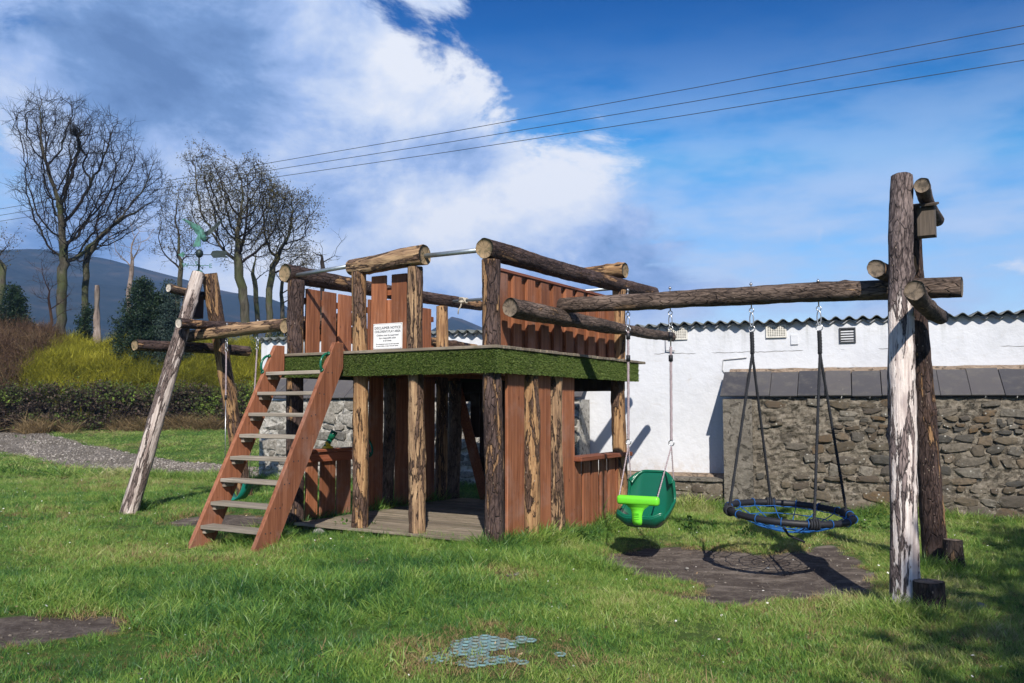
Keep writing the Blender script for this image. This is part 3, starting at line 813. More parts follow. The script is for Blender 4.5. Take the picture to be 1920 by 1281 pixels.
# scalloped eaves filler under the sheets
V, Fc = [], []; n = int((X1 - X0) / .177 * 8)
for i in range(n + 1):
    xx = X0 + i * .177 / 8; c_ = .026 * cos(2 * pi * (xx - (X0 - .1)) / .177)
    V += [(xx, YF - .045, ZR + .045 + c_), (xx, YF - .045, ZR + .028 + c_), (xx, YF + .02, ZR + .045 + c_), (xx, YF + .02, ZR + .028 + c_)]
for i in range(n):
    a = i * 4; b = a + 4; Fc += [(a, a + 1, b + 1, b), (a, b, b + 2, a + 2), (a + 1, a + 3, b + 3, b + 1)]
put(mesh_from('eaves_filler', V, Fc, (flatmat('grey_eaves_filler', (.30, .31, .33), .8),), None, True), 'eaves_filler', SH)
def air_brick(cx, cz):
    mb = MB(); nxh, nzh, wd, hg = 8, 6, .25, .145; cw = wd / nxh; ch = hg / nzh; y = YF - .028; e = .018
    x0 = cx - wd / 2; z0 = cz - hg / 2
    mb.box((x0 - e, y, z0 - e), (x0, y + .03, z0 + hg + e)); mb.box((x0 + wd, y, z0 - e), (x0 + wd + e, y + .03, z0 + hg + e))
    mb.box((x0, y, z0 - e), (x0 + wd, y + .03, z0)); mb.box((x0, y, z0 + hg), (x0 + wd, y + .03, z0 + hg + e))
    for i in range(nxh + 1): 
        xx = x0 + i * cw; mb.box((max(x0, xx - cw * .24), y + .001, z0), (min(x0 + wd, xx + cw * .24), y + .02, z0 + hg))
    for j in range(nzh + 1):
        zz_ = z0 + j * ch; mb.box((x0, y + .002, max(z0, zz_ - ch * .24)), (x0 + wd, y + .019, min(z0 + hg, zz_ + ch * .24)))
    o = put(mb.mesh((flatmat('cream_air_brick', (.66, .64, .58), .8),)), 'air_brick', SH)
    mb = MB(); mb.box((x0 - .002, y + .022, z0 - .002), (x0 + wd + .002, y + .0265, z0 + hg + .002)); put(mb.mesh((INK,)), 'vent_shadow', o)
air_brick(-1.02, 2.405); air_brick(.40, 2.395)
# dark louvred vent
f = MB(); cx, cz, s_ = 1.36, 2.31, .088; y = YF - .03
f.box((cx - s_ - .02, y, cz - s_ - .02), (cx - s_, y + .04, cz + s_ + .02)); f.box((cx + s_, y, cz - s_ - .02), (cx + s_ + .02, y + .04, cz + s_ + .02))
f.box((cx - s_, y, cz - s_ - .02), (cx + s_, y + .04, cz - s_)); f.box((cx - s_, y, cz + s_), (cx + s_, y + .04, cz + s_ + .02))
vo_ = put(f.mesh((flatmat('grey_vent_frame', (.035, .038, .042), .5),)), 'louvre_vent', SH)
for j in range(5):
    mb = MB(); zc = cz - s_ + (j + .5) * s_ * 2 / 5; mb.box((-s_ + .001, -.012, -.004), (s_ - .001, .012, .004), Tm(cx, y + .02, zc) @ Rx(radians(-40)))
    put(mb.mesh((flatmat('grey_vent_blade', (.014, .015, .018), .5),)), 'blade', vo_)
mb = MB(); mb.box((.60, YF - .018, 2.20), (.70, YF + .01, 2.34)); put(mb.mesh((M_WHITE,)), 'junction_box', SH)
tube_part('cable', SH, [(-.02, YF - .012, 2.03), (-.10, YF - .012, 2.02), (-.36, YF - .012, 2.0), (-.37, YF - .012, 1.85), (-.34, YF - .012, 1.80)], .008, flatmat('dirty_white_cable', (.55, .55, .55), .7))
tube_part('downpipe', SH, [(-1.02 - .18, YF - .03, 2.36), (-1.02 - .18, YF - .03, 2.16), (-1.02 - .05, YF - .03, 2.15)], .010, flatmat('grey_bracket', (.4, .4, .42), .6))


# ================================================================== THE CLIMBING DEN
T0 = Vector((-.186, 8.12, 0)); TA = math.atan2(-.5156, .8568)
TM = Tm(T0) @ Rz(TA)                    # tower frame: x to the right along the front, y towards the back, z up
def tw(x, y, z=0.0): return TM @ Vector((x, y, z))
def tz(x, y):
    p = tw(x, y); return hz1(p.x, p.y)
DEN = thing('climbing_den', 'log and red timber play den with green turf band under its deck', 'play den', T0, TA)
MD, MM, MO, MG, MW, MP = (B_DARK, E_LIGHT), (B_MID, E_LIGHT), (B_ORANGE, E_LIGHT), (B_GREY, E_GREY), (B_WHITE, E_WHITE), (B_PALE, E_WHITE)
def post(x, y, top, r, mats, seed, lean=(0, 0), r1=None, z0=None, label=None):
    z0 = tz(x, y) - .25 if z0 is None else z0
    return log('post', DEN, (x, y, z0), (x + lean[0], y + lean[1], top), r, r1 or r * .93, mats, seed, label=label, lump=.07)
post(0, 0, 2.685, .092, MD, 1, (.012, 0))
post(-.875, 0, 2.69, .080, MO, 2, (-.01, 0), label='sunlit tan post with peeled bark')
post(-1.605, 0, 2.70, .080, MM, 3, (-.01, 0), label='brown post with a narrow sunlit peeled stripe')
post(-2.49, 0, 2.68, .092, MD, 4, (-.03, .0))
post(.0, 2.90, 2.74, .088, MM, 5, (0, .03))
post(-2.47, 2.64, 2.66, .085, MM, 6)
# logs
log('top_rail', DEN, (-.02, -.10, 2.772), (.0, 4.02, 2.835), .100, .078, MD, 11, lump=.05, knots=2)
log('top_rail', DEN, (-2.62, -.10, 2.765), (-2.50, 3.66, 2.76), .098, .072, MD, 12, lump=.05, knots=2)
log('top_rail', DEN, (-1.76, -.01, 2.775), (-.77, -.01, 2.785), .088, .104, MO, 13, lump=.06, label='short sunlit log over the sign panel')
log('top_rail', DEN, (-.60, 3.0, 3.00), (.05, 2.98, 2.975), .085, .098, MM, 14, label='short log lying across the far corner')
log('side_rail', DEN, (.175, .05, 2.215), (.165, 4.24, 2.255), .088, .058, MG, 15, lump=.10, knots=5)
log('side_rail', DEN, (-2.665, -.04, 2.20), (-2.66, 3.75, 2.15), .078, .06, MM, 16, lump=.08)
# galvanised pipes
tube_part('pipe_rail', DEN, [(-2.56, -.01, 2.735), (-1.66, -.02, 2.775)], .023, GALV, 12)
tube_part('pipe_rail', DEN, [(-.86, -.02, 2.79), (.02, -.03, 2.785)], .024, GALV, 12)
PIPEB = [(-2.58, 2.9, 2.75), (-.0, 2.9, 2.76)]
tube_part('pipe_rail', DEN, PIPEB, .021, GALV, 12)
# deck
rn = random.Random(3)
y = -.15; yend = 3.40; k = 0
while y < yend - .02:
    wd = min(.118, yend - y)
    if k == 0:
        for xa, xb in ((-2.70, -1.50), (-1.495, .145)): board('deck_board', DEN, (xa, y, 1.842), (xb, y + wd - .006, 1.872), DECKX)
    else: board('deck_board', DEN, (-2.69, y, 1.842 + rn.uniform(-.002, .002)), (.15 + rn.uniform(-.006, .006), y + wd - rn.uniform(.005, .010), 1.872 + rn.uniform(-.002, .002)), DECKX)
    y += .118; k += 1
# joists and fascia under the turf
for xa in (-2.60, -1.75, -.9, -.005): board('joist', DEN, (xa - .02, -.02, 1.66), (xa + .025, 3.16, 1.838), RED)
M_TURFB = flatmat('artificial_turf_backing', (.02, .035, .010), .95, nscale=60)
fas = MB(); fas.box((-2.66, -.125, 1.62), (.122, -.098, 1.838)); fas.box((.098, -.098, 1.62), (.125, 3.18, 1.838)); fas.box((-2.66, -.098, 1.62), (-2.63, 3.18, 1.838)); fas.box((-2.63, 3.15, 1.62), (.098, 3.18, 1.838))
TB = put(fas.mesh((M_TURFB,)), 'turf_band', DEN, label='green artificial turf band round the deck edge')
m, t = newmat('artificial_turf_pile'); gp = t.n('ShaderNodeNewGeometry').outputs['Position']
n_a = t.noise(gp, 55.0, 3.0, .6); n_b = t.noise(gp, 3.0, 4.0, .6)
c = t.ramp(n_a, [(.3, (.050, .095, .016)), (.5, (.120, .185, .040)), (.72, (.24, .28, .095))])
c = t.mix(t.ss(n_b, .5, .7, 0, .4), c, (.10, .11, .05))
out(t, c, .55, None, spec=.3, transl=.15)
M_PILE = m
def pile(n, origin, eu, ev, nrm, Lu, Lv):
    r = rng; u = r.uniform(0, Lu, n); v_ = r.uniform(0, Lv, n)
    P = np.outer(np.ones(n), origin) + np.outer(u, eu) + np.outer(v_, ev)
    d = np.outer(np.ones(n), nrm) * r.uniform(.008, .017, n)[:, None] + r.normal(0, .005, (n, 3)) + np.array([0, 0, -.002])
    s = r.normal(0, 1, (n, 3)); s = s - (s @ nrm)[:, None] * np.array(nrm); s /= np.linalg.norm(s, axis=1)[:, None]; s *= .0042
    return np.concatenate([P - s, P + s, P + d], 0), np.stack([np.arange(n), np.arange(n) + n, np.arange(n) + 2 * n], 1)
Vs, Fs, o_ = [], [], 0
for n_, og, eu, ev, nr, Lu, Lv in ((34000, (-2.66, -.125, 1.618), (1, 0, 0), (0, 0, 1), np.array([0, -1.0, 0]), 2.785, .218), (30000, (.125, -.125, 1.618), (0, 1, 0), (0, 0, 1), np.array([1.0, 0, 0]), 3.31, .218)):
    V_, F_ = pile(n_, np.array(og), np.array(eu, float), np.array(ev, float), nr, Lu, Lv); Vs.append(V_); Fs.append(F_ + o_); o_ += len(V_)
put(fast_mesh('turf_pile', np.concatenate(Vs), [np.concatenate(Fs)], (M_PILE,)), 'turf_pile', TB, kind='stuff')
# floor of the den, close to the ground
y = -.105; k = 0
while y < 2.85:
    wd = .138; g = rn.uniform(.004, .012)
    board('floor_board', DEN, (-2.42 + rn.uniform(-.01, .01), y + .02, .06), (-.07, y + wd + .02 - g, .088 + rn.uniform(-.004, .004)), DECKX); y += wd; k += 1
board('floor_bearer', DEN, (-2.4, .03, -.12), (-.08, .09, .058), DECKX); board('floor_bearer', DEN, (-2.4, 1.4, -.16), (-.08, 1.46, .058), DECKX); board('floor_bearer', DEN, (-2.4, 2.7, -.2), (-.08, 2.76, .058), DECKX)
# front panel with two boards, a third behind
for xa, xb, yy in ((-1.515, -1.325, .05), (-1.25, -1.06, .05)): board('panel_board', DEN, (xa, yy, 1.874), (xb, yy + .03, 2.652), RED)
board('panel_board', DEN, (-1.35, .085, 1.874), (-1.20, .11, 2.40), RED)
board('panel_rail', DEN, (-1.56, .115, 2.45), (-.92, .15, 2.53), REDX)
# right hand balustrade: boards outside, boards behind, a cap over them
y = .13; k = 0
while y < 2.74:
    wd = rn.uniform(.158, .172)
    board('baluster', DEN, (-.045, y, 1.874), (-.010, min(y + wd, 2.79), 2.60 + .0 * y), RED); 
    if y + .28 < 2.80: board('baluster', DEN, (-.074, y + wd - .03, 1.874), (-.047, y + .28 + .03, 2.575), RED)
    y += .277
board('balustrade_cap', DEN, (-.15, .11, 2.602), (.002, 2.80, 2.632), plank_mat('red_cap_rail', (.24, .085, .05), (.34, .14, .09), (.13, .05, .03), axis=1))
for zz in (2.02, 2.42): board('rail', DEN, (-.125, .09, zz), (-.076, 2.81, zz + .075), plank_mat('red_rail_inner', (.24, .08, .036), (.34, .12, .06), (.14, .045, .022), axis=1) if zz < 2.2 else MATS['red_rail_inner'])
# left hand balustrade
y = .15
while y < 2.50:
    board('baluster', DEN, (-2.545, y, 1.874), (-2.515, y + .215, 2.605 + rn.uniform(-.008, .008)), RED); y += .262
for zz in (2.05, 2.44): board('rail', DEN, (-2.59, .09, zz), (-2.548, 2.56, zz + .07), MATS['red_rail_inner'])
# right hand lower side: boards and half logs
def side_log(x, y, r, mats, seed, z0, z1=1.66): return log('side_log', DEN, (x, y, z0), (x + rn.uniform(-.01, .01), y + rn.uniform(-.01, .01), z1), r, r * .92, mats, seed, lump=.09)
for ya, yb, xo in ((.20, .515, .05), (.775, 1.075, .04), (1.345, 1.625, .035)):
    ym = (ya + yb) / 2 + .02
    board('side_board', DEN, (xo - .035, ya, tz(0, ym) + .02), (xo + .0, yb, 1.70), RED, bevel=.006)
side_log(.03, .655, .088, MM, 31, tz(0, .6) - .05); side_log(.025, 1.215, .086, MO, 32, tz(0, 1.2) - .0)
y = 1.64
while y < 2.80:
    wd = .17; board('side_board', DEN, (-.012 + rn.uniform(-.004, .004), y, -.06), (.016 + rn.uniform(-.003, .003), min(y + wd, 2.81), .705), RED)
    y += wd + .055
y = 1.60
while y < 2.74:
    board('side_board', DEN, (-.045, y + .12, -.05), (-.02, y + .28, .70), RED); y += .225
board('window_sill', DEN, (-.10, 1.60, .715), (.125, 2.99, .765), plank_mat('red_sill', (.24, .08, .04), (.34, .12, .07), (.14, .045, .025), axis=1), bevel=.006)
board('sill_support', DEN, (-.045, 1.63, .635), (.0, 2.82, .7125), MATS['red_sill']) if False else None
board('base_rail', DEN, (-.07, .2, -.02), (-.015, 2.82, .056), MATS['red_sill'])
# left hand lower side
for ya, yb in ((.17, .345), (.395, .63), (.665, .885)): board('side_board', DEN, (-2.52, ya, .089), (-2.49, yb, .80), RED)
board('window_sill', DEN, (-2.58, .09, .805), (-2.43, 1.02, .84), MATS['red_sill'], bevel=.006)
board('sill_support', DEN, (-2.485, .10, .70), (-2.455, 1.0, .80), MATS['red_sill'])
for ya, yb in ((1.20, 1.44), (1.70, 1.96), (2.28, 2.50)): board('side_board', DEN, (-2.51, ya, .089), (-2.475, yb, 1.66), RED)
board('side_board', DEN, (-2.55, 1.06, .089), (-2.515, 1.13, 1.66), DECKX)
for ya, r_, s_ in ((1.56, .075, 41), (2.12, .07, 42)): side_log(-2.50, ya, r_, MG, s_, .06)
log('side_log', DEN, (-2.42, 2.86, .0), (-2.42, 2.86, 1.66), .10, .09, MG, 43)
# back: slanting board with dark boarding on its right
M_, L_ = align((-2.44, 2.90, 1.70), (-1.93, 2.90, .06))
put(box_mesh(.03, .15, L_, REDX, .004), 'slanting_board', DEN, M_ @ Tm(0, 0, L_ / 2) @ Rz(pi / 2) if False else M_ @ Tm(0, 0, L_ / 2))
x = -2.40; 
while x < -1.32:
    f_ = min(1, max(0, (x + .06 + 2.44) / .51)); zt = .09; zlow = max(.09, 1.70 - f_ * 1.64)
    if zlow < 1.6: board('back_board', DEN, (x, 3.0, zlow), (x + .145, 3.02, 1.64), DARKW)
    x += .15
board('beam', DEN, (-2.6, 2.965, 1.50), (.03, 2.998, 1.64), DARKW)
# metal staples on the corner post, screws on the sill are omitted: too small

# ------------------------------------------------------------------ sign on the front panel
SG = thing('notice_sign', 'white disclaimer notice board fixed to the red front panel', 'sign', tw(-1.285, .045, 2.022), TA)
SW, SHt = .375, .262
put(box_mesh(SW, .008, SHt, WHITEP, .002), 'board', SG, Tm(0, 0, 0))
def text_mesh(body, size, mat, align_='CENTER', extrude=.0008):
    cu = bpy.data.curves.new('lettering', 'FONT'); cu.body = body; cu.size = size; cu.align_x = align_; cu.extrude = extrude; cu.resolution_u = 2
    o = bpy.data.objects.new('lettering', cu); COL.objects.link(o)
    dg = bpy.context.evaluated_depsgraph_get(); me_ = bpy.data.meshes.new_from_object(o.evaluated_get(dg))
    bpy.data.objects.remove(o); me_.materials.clear(); me_.materials.append(mat)
    return me_
for body, size, zc in (('DISCLAIMER NOTICE', .0365, .074), ("CHILDREN'S PLAY AREA", .0330, .038), ('Children must be supervised', .0245, .003), ('by a responsible adult', .0245, -.025), ('at all times.', .0245, -.052),
                       ('The management cannot be held responsible', .0165, -.084), ('for any accident or injury however caused.', .0165, -.104)):
    me_ = text_mesh(body, size, INK); wd = max(v_.co.x for v_ in me_.vertices) - min(v_.co.x for v_ in me_.vertices)
    k = min(1.0, .335 / wd)
    put(me_, 'lettering', SG, Tm(0, -.0052, zc) @ Rx(pi / 2) @ Matrix.Diagonal((k, 1, 1, 1)))
for sx_, sz_ in ((-.175, .118), (.175, .118), (-.175, -.118), (.175, -.118)):
    mb = MB(); mb.add(tube([(sx_, -.0045, sz_), (sx_, -.0065, sz_)], .004, 8)); put(mb.mesh((STEEL,)), 'screw', SG)
mb = MB()
for a_, b_ in (((-.180, -.0047, .1235), (.180, -.0042, .1250)), ((-.180, -.0047, -.1250), (.180, -.0042, -.1235)), ((-.1812, -.0047, -.1235), (-.180, -.0042, .1235)), ((.180, -.0047, -.1235), (.1812, -.0042, .1235))): mb.box(a_, b_)
put(mb.mesh((INK,)), 'border_line', SG)

# ------------------------------------------------------------------ ladder
LD = thing('ladder', 'steep red timber ladder with eight grey treads leaning on the deck', 'ladder', tw(-2.1, -1.2, 0), TA)
LT = Tm(T0) @ Rz(TA); LI = (Tm(tw(-2.1, -1.2, 0)) @ Rz(TA)).inverted() @ LT   # tower frame -> ladder frame
prof = [(-1.34, -.06), (-1.06, -.06), (-.158, 1.70), (-.158, 1.955), (-.285, 1.955)]
def stringer(xc, dx):
    w2 = .024; V = []; n = len(prof)
    for s_ in (-1, 1):
        for (yy, zz) in prof:
            V.append((s_ * w2, yy, zz))
    Fc = [tuple(range(n))[::-1] if False else tuple(range(n)), tuple(range(n, 2 * n))[::-1]]
    for k in range(n): Fc.append((k, k + n, (k + 1) % n + n, (k + 1) % n))
    bm = bmesh.new(); vs_ = [bm.verts.new(v_) for v_ in V]
    for f_ in Fc: bm.faces.new([vs_[i] for i in f_])
    bmesh.ops.recalc_face_normals(bm, faces=bm.faces)
    bmesh.ops.bevel(bm, geom=list(bm.edges), offset=.005, segments=1, affect='EDGES')
    me_ = bpy.data.meshes.new('stringer'); bm.to_mesh(me_); bm.free(); me_.materials.append(REDL)
    # lay the grain along the slope
    return me_
XL, XR = -2.545, -1.715
m_, t_ = REDL, None
for xc in (XL, XR): put(stringer(xc, 0), 'stringer', LD, LI @ Tm(xc, 0, 0))
def front_y(z): return -1.34 + (z + .06) * (1.055 / 2.015)
for i in range(8):
    z = .165 + .2125 * i; fy = front_y(z)
    put(box_mesh(XR - XL - .052, .155, .036, TREAD, .004), 'tread', LD, LI @ Tm((XL + XR) / 2, fy + .095, z) @ Rx(rn.uniform(-.01, .02)) @ Ry(rn.uniform(-.004, .004)))
    for sx_, xc in ((1, XL), (-1, XR)):
        put(box_mesh(.04, .12, .045, TREAD, .003), 'cleat', LD, LI @ Tm(xc + sx_ * .0455, fy + .105, z - .0415))
for i in range(8):
    z = .165 + .2125 * i; fy = front_y(z)
    for dy in (.06, .12):
        put(box_mesh(.003, .012, .012, INK, .001), 'screw', LD, LI @ Tm(XR + .0255, fy + dy, z - .005 + rn.uniform(-.006, .006)))
def handle_pts():
    P = []
    for k in range(13):
        f_ = k / 12; z = .0 + .17 * f_; P.append((z, .062 * sin(pi * f_) ** .55))
    return P
for xc in (XL, XR):
    pts = []
    dirv = Vector((0, 1.055, 2.015)).normalized(); nrm = Vector((0, -dirv.z, dirv.y))
    b0 = Vector((xc, front_y(1.665), 1.665))
    for z, o_ in handle_pts(): pts.append(b0 + dirv * z * 1.12 + nrm * (.004 + o_))
    V, Fc = tube(pts, .0125, 10); mb = MB(); mb.add((V, Fc))
    for q in (pts[0], pts[-1]): mb.add(tube([q - nrm * .002, q + nrm * .012], .021, 12))
    put(mb.mesh((GREENP,), True), 'hand_grip', LD, LI)

# ------------------------------------------------------------------ toys fixed in the den
ST = thing('toy_steering_wheel', 'green toy steering wheel fixed beside the front post inside the den', 'toy wheel', tw(-2.40, .98, .86), TA)
RW_ = Ry(radians(62)) @ Rz(.2)
tube_part('rim', ST, [RW_ @ Vector(p) for p in circle((0, 0, 0), .15, 28)], .014, GREENP, 8, True)
for k in range(3):
    a = k * 2 * pi / 3 + .4; mb = MB(); mb.add(tube([RW_ @ Vector((0, 0, -.01)), RW_ @ Vector((.15 * cos(a), .15 * sin(a), 0))], .013, 8)); put(mb.mesh((GREENP,), True), 'spoke', ST)
mb = MB(); mb.add(tube([RW_ @ Vector((0, 0, -.06)), RW_ @ Vector((0, 0, .015))], [.022, .035], 14)); put(mb.mesh((GREENP,), True), 'hub', ST)
TS = thing('toy_telescope', 'green and yellow toy telescope standing on the den window sill', 'toy telescope', tw(-2.50, .50, .842), TA)
mb = MB(); mb.add(tube([(0, 0, 0), (0, 0, .025)], [.065, .055], 14)); mb.add(tube([(0, 0, .02), (0, 0, .075)], [.035, .03], 12)); put(mb.mesh((YELP,), True), 'yellow_base', TS)
d = Vector((.35, .25, .8)).normalized(); p0 = Vector((0, 0, .05)) - d * .06
mb = MB(); mb.add(tube([p0, p0 + d * .12], .030, 14)); mb.add(tube([p0 + d * .12, p0 + d * .22], [.036, .040], 14)); put(mb.mesh((GREENP,), True), 'barrel', TS)
# rope knot on the back pipe
RK = thing('knotted_rope', 'cream cord knotted round the rear pipe rail with its end hanging', 'rope', tw(-2.30, 2.9, 2.752), TA)
mb = MB()
for k in range(6):
    x = -.045 + k * .019; mb.add(tube([Vector((x + .01 * sin(3 * a_), .034 * cos(a_), .034 * sin(a_) - .002)) for a_ in np.linspace(0, 2 * pi, 14)[:-1]], .0095, 6, True))
mb.add(tube([(-.05, -.04, -.01), (-.02, -.055, .035), (.03, -.05, .03), (.05, -.035, -.02), (.0, -.06, -.03), (-.05, -.04, -.01)], .011, 6))
put(mb.mesh((CREAMR,), True), 'knot', RK)
put(MB().add(tube([(.0, -.045, -.01), (-.01, -.05, -.08), (-.045, -.055, -.13), (-.05, -.055, -.19)], .009, 6)).add(tube([(.03, -.04, .02), (.06, -.05, -.02), (.07, -.04, -.05)], .008, 6)).mesh((CREAMR,), True), 'loose_end', RK)

# ================================================================== SWING FRAMES
def place_stump(px, py, z, r, h, seed, label, mats=MD, lean=.03):
    p = G(px, py, z); zz = hz1(p.x, p.y)
    o = put(log_mesh(h + .15, r, r * .93, mats, seed, lump=.09), 'log_stump', None, Tm(p.x, p.y, zz - .15) @ Ry(lean), label=label, cat='log stump', group='log stumps beside the right swing frame')
# right
RF = thing('swing_frame', 'tall right hand swing frame of white peeling and dark brown logs', 'swing frame', tw(3.48, .95, 0), TA, 'log swing frames either side of the den')
RI = (Tm(tw(3.48, .95, 0)) @ Rz(TA)).inverted() @ TM
def rlog(name, fr, inv, p0, p1, r0, r1, mats, seed, label=None, **k):
    M, L = align(p0, p1); return put(log_mesh(L, r0, r1, mats, seed, **k), name, fr, inv @ M, label=label)
rlog('leg', RF, RI, (3.483, -.16, -.40), (3.483, .74, 3.165), .105, .086, MW, 51, 'front leg with white peeling bark', lump=.06, sides=28, step=.04)
rlog('leg', RF, RI, (3.478, 2.10, -.40), (3.483, 1.27, 3.05), .110, .080, MD, 52, 'dark brown rear leg', lump=.05)
rlog('beam', RF, RI, (.12, 1.16, 2.375), (3.86, 1.03, 2.262), .080, .088, MG, 53, lump=.075, knots=5, bend=.02)
rlog('cross_log', RF, RI, (3.31, .50, 2.42), (3.31, 2.0, 2.45), .072, .068, MG, 54)
rlog('cross_log', RF, RI, (3.66, -.36, 2.085), (3.66, 1.30, 2.075), .068, .062, MG, 55, label='lower cross log with yellow cut end')
rlog('cross_log', RF, RI, (3.62, .62, 3.05), (3.62, 1.95, 3.03), .062, .058, MG, 56, label='short cross log above the bird box')
# left
LF = thing('swing_frame', 'left swing frame of pale grey logs carrying the weathervane', 'swing frame', tw(-5.4, 1.0, 0), TA, 'log swing frames either side of the den')
LFI = (Tm(tw(-5.4, 1.0, 0)) @ Rz(TA)).inverted() @ TM
rlog('leg', LF, LFI, (-5.40, .02, -.25), (-5.40, 1.03, 3.13), .112, .088, MP, 61, 'pale grey front leg', lump=.05)
rlog('leg', LF, LFI, (-5.40, 1.99, -.25), (-5.40, 1.22, 3.15), .105, .100, MM, 62, 'dark rear leg with orange peeled streaks', lump=.06)
rlog('beam', LF, LFI, (-5.75, 1.07, 2.285), (-2.58, .96, 2.335), .080, .078, MO, 63, 'sunlit tan swing beam', lump=.05)
rlog('cross_log', LF, LFI, (-5.21, .57, 2.41), (-5.21, 1.62, 2.435), .068, .045, (B_DARK, E_WHITE), 64)
rlog('cross_log', LF, LFI, (-5.58, .20, 2.115), (-5.58, 2.10, 2.11), .072, .075, MD, 65)
rlog('cross_log', LF, LFI, (-5.56, .69, 2.90), (-5.56, 1.50, 2.85), .058, .055, (B_GREY, E_WHITE), 66)
p_ = G(232, 957, -.02)
put(box_mesh(.16, .16, .16, DARKW, .01), 'timber_block', None, Tm(p_.x + .02, p_.y + .12, hz1(p_.x, p_.y) + .03) @ Rz(-.4), label='small dark timber block behind the foot of the pale leg', cat='timber block')
place_stump(1791, 1072, -.12, .085, .30, 71, 'taller thin log stump beside the dark brown rear leg', (B_STUMP, E_GREY))
place_stump(1742, 1152, -.12, .105, .24, 72, 'squat log stump beside the white peeling front leg', (B_STUMP, E_GREY), -.02)

# bird boxes
def bird_box(loc, label, mat, sx_=.13, sy_=.15, h=.27):
    b = thing('bird_box', label, 'bird box', loc, TA, 'bird boxes on the swing frames')
    mb = MB(); w2, d2 = sx_ / 2, sy_ / 2
    V = [(-w2, -d2, 0), (w2, -d2, 0), (w2, d2, 0), (-w2, d2, 0), (-w2, -d2, h * .86), (w2, -d2, h * .86), (w2, d2, h), (-w2, d2, h)]
    mb.add((V, [(0, 3, 2, 1), (4, 5, 6, 7), (0, 1, 5, 4), (1, 2, 6, 5), (2, 3, 7, 6), (3, 0, 4, 7)])); put(mb.mesh((mat,)), 'body', b)
    put(box_mesh(sx_ + .05, sy_ + .06, .018, mat, .002), 'lid', b, Tm(0, -.008, h * .93 + .018) @ Rx(math.atan2(h * .14, sy_)))
    mb = MB(); mb.add(tube([(0, d2 + .0005, h * .6), (0, d2 + .002, h * .6)], .016, 14)); put(mb.mesh((INK,)), 'entrance_hole', b)
BOXW = plank_mat('shaded_grey_box_timber', (.11, .09, .075), (.16, .13, .11), (.06, .05, .04), rough=.85)  # grey timber, its colour darkened to stand for shade from the log
bird_box(tw(3.62, 1.02, 2.71), 'grey wooden bird box hanging under the top of the right swing frame', BOXW)
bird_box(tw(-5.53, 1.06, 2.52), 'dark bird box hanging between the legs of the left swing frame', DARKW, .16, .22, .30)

# ------------------------------------------------------------------ hardware
def hook(parent, inv, p, L=.16, up=.20):
    """bolt through the beam, karabiner and ring below; p = underside point"""
    mb = MB(); p = Vector(p)
    mb.add(tube([p + Vector((0, 0, up + .03)), p - Vector((0, 0, .01))], .006, 6)); mb.add(tube([p + Vector((0, 0, up + .005)), p + Vector((0, 0, up + .02))], .014, 6))
    mb.add(tube(circle(p - Vector((0, 0, .03)), .02, 12, (1, 0, 0), (0, 0, 1)), .005, 6, True))
    q = p - Vector((0, 0, .05))
    loop = [q + Vector((.017 * sin(a), 0, -L * .5 + L * .5 * cos(a))) for a in np.linspace(0, 2 * pi, 17)[:-1]]
    mb.add(tube(loop, .0055, 6, True))
    return put(mb.mesh((STEEL,), True), 'hook', parent, inv), q - Vector((0, 0, L))
def ring_at(parent, inv, p, r=.024):
    return put(MB().add(tube(circle(p, r, 16, (1, 0, 0), (0, 0, 1)), .005, 6, True)).mesh((STEEL,), True), 'ring', parent, inv)
def beam_z(x, right=True):
    if right: f_ = (x - .12) / 3.74; return 2.375 - .113 * f_ - .096, 1.16 - .13 * f_
    f_ = (x + 5.75) / 3.17; return 2.285 + .05 * f_ - .079, 1.07 - .11 * f_

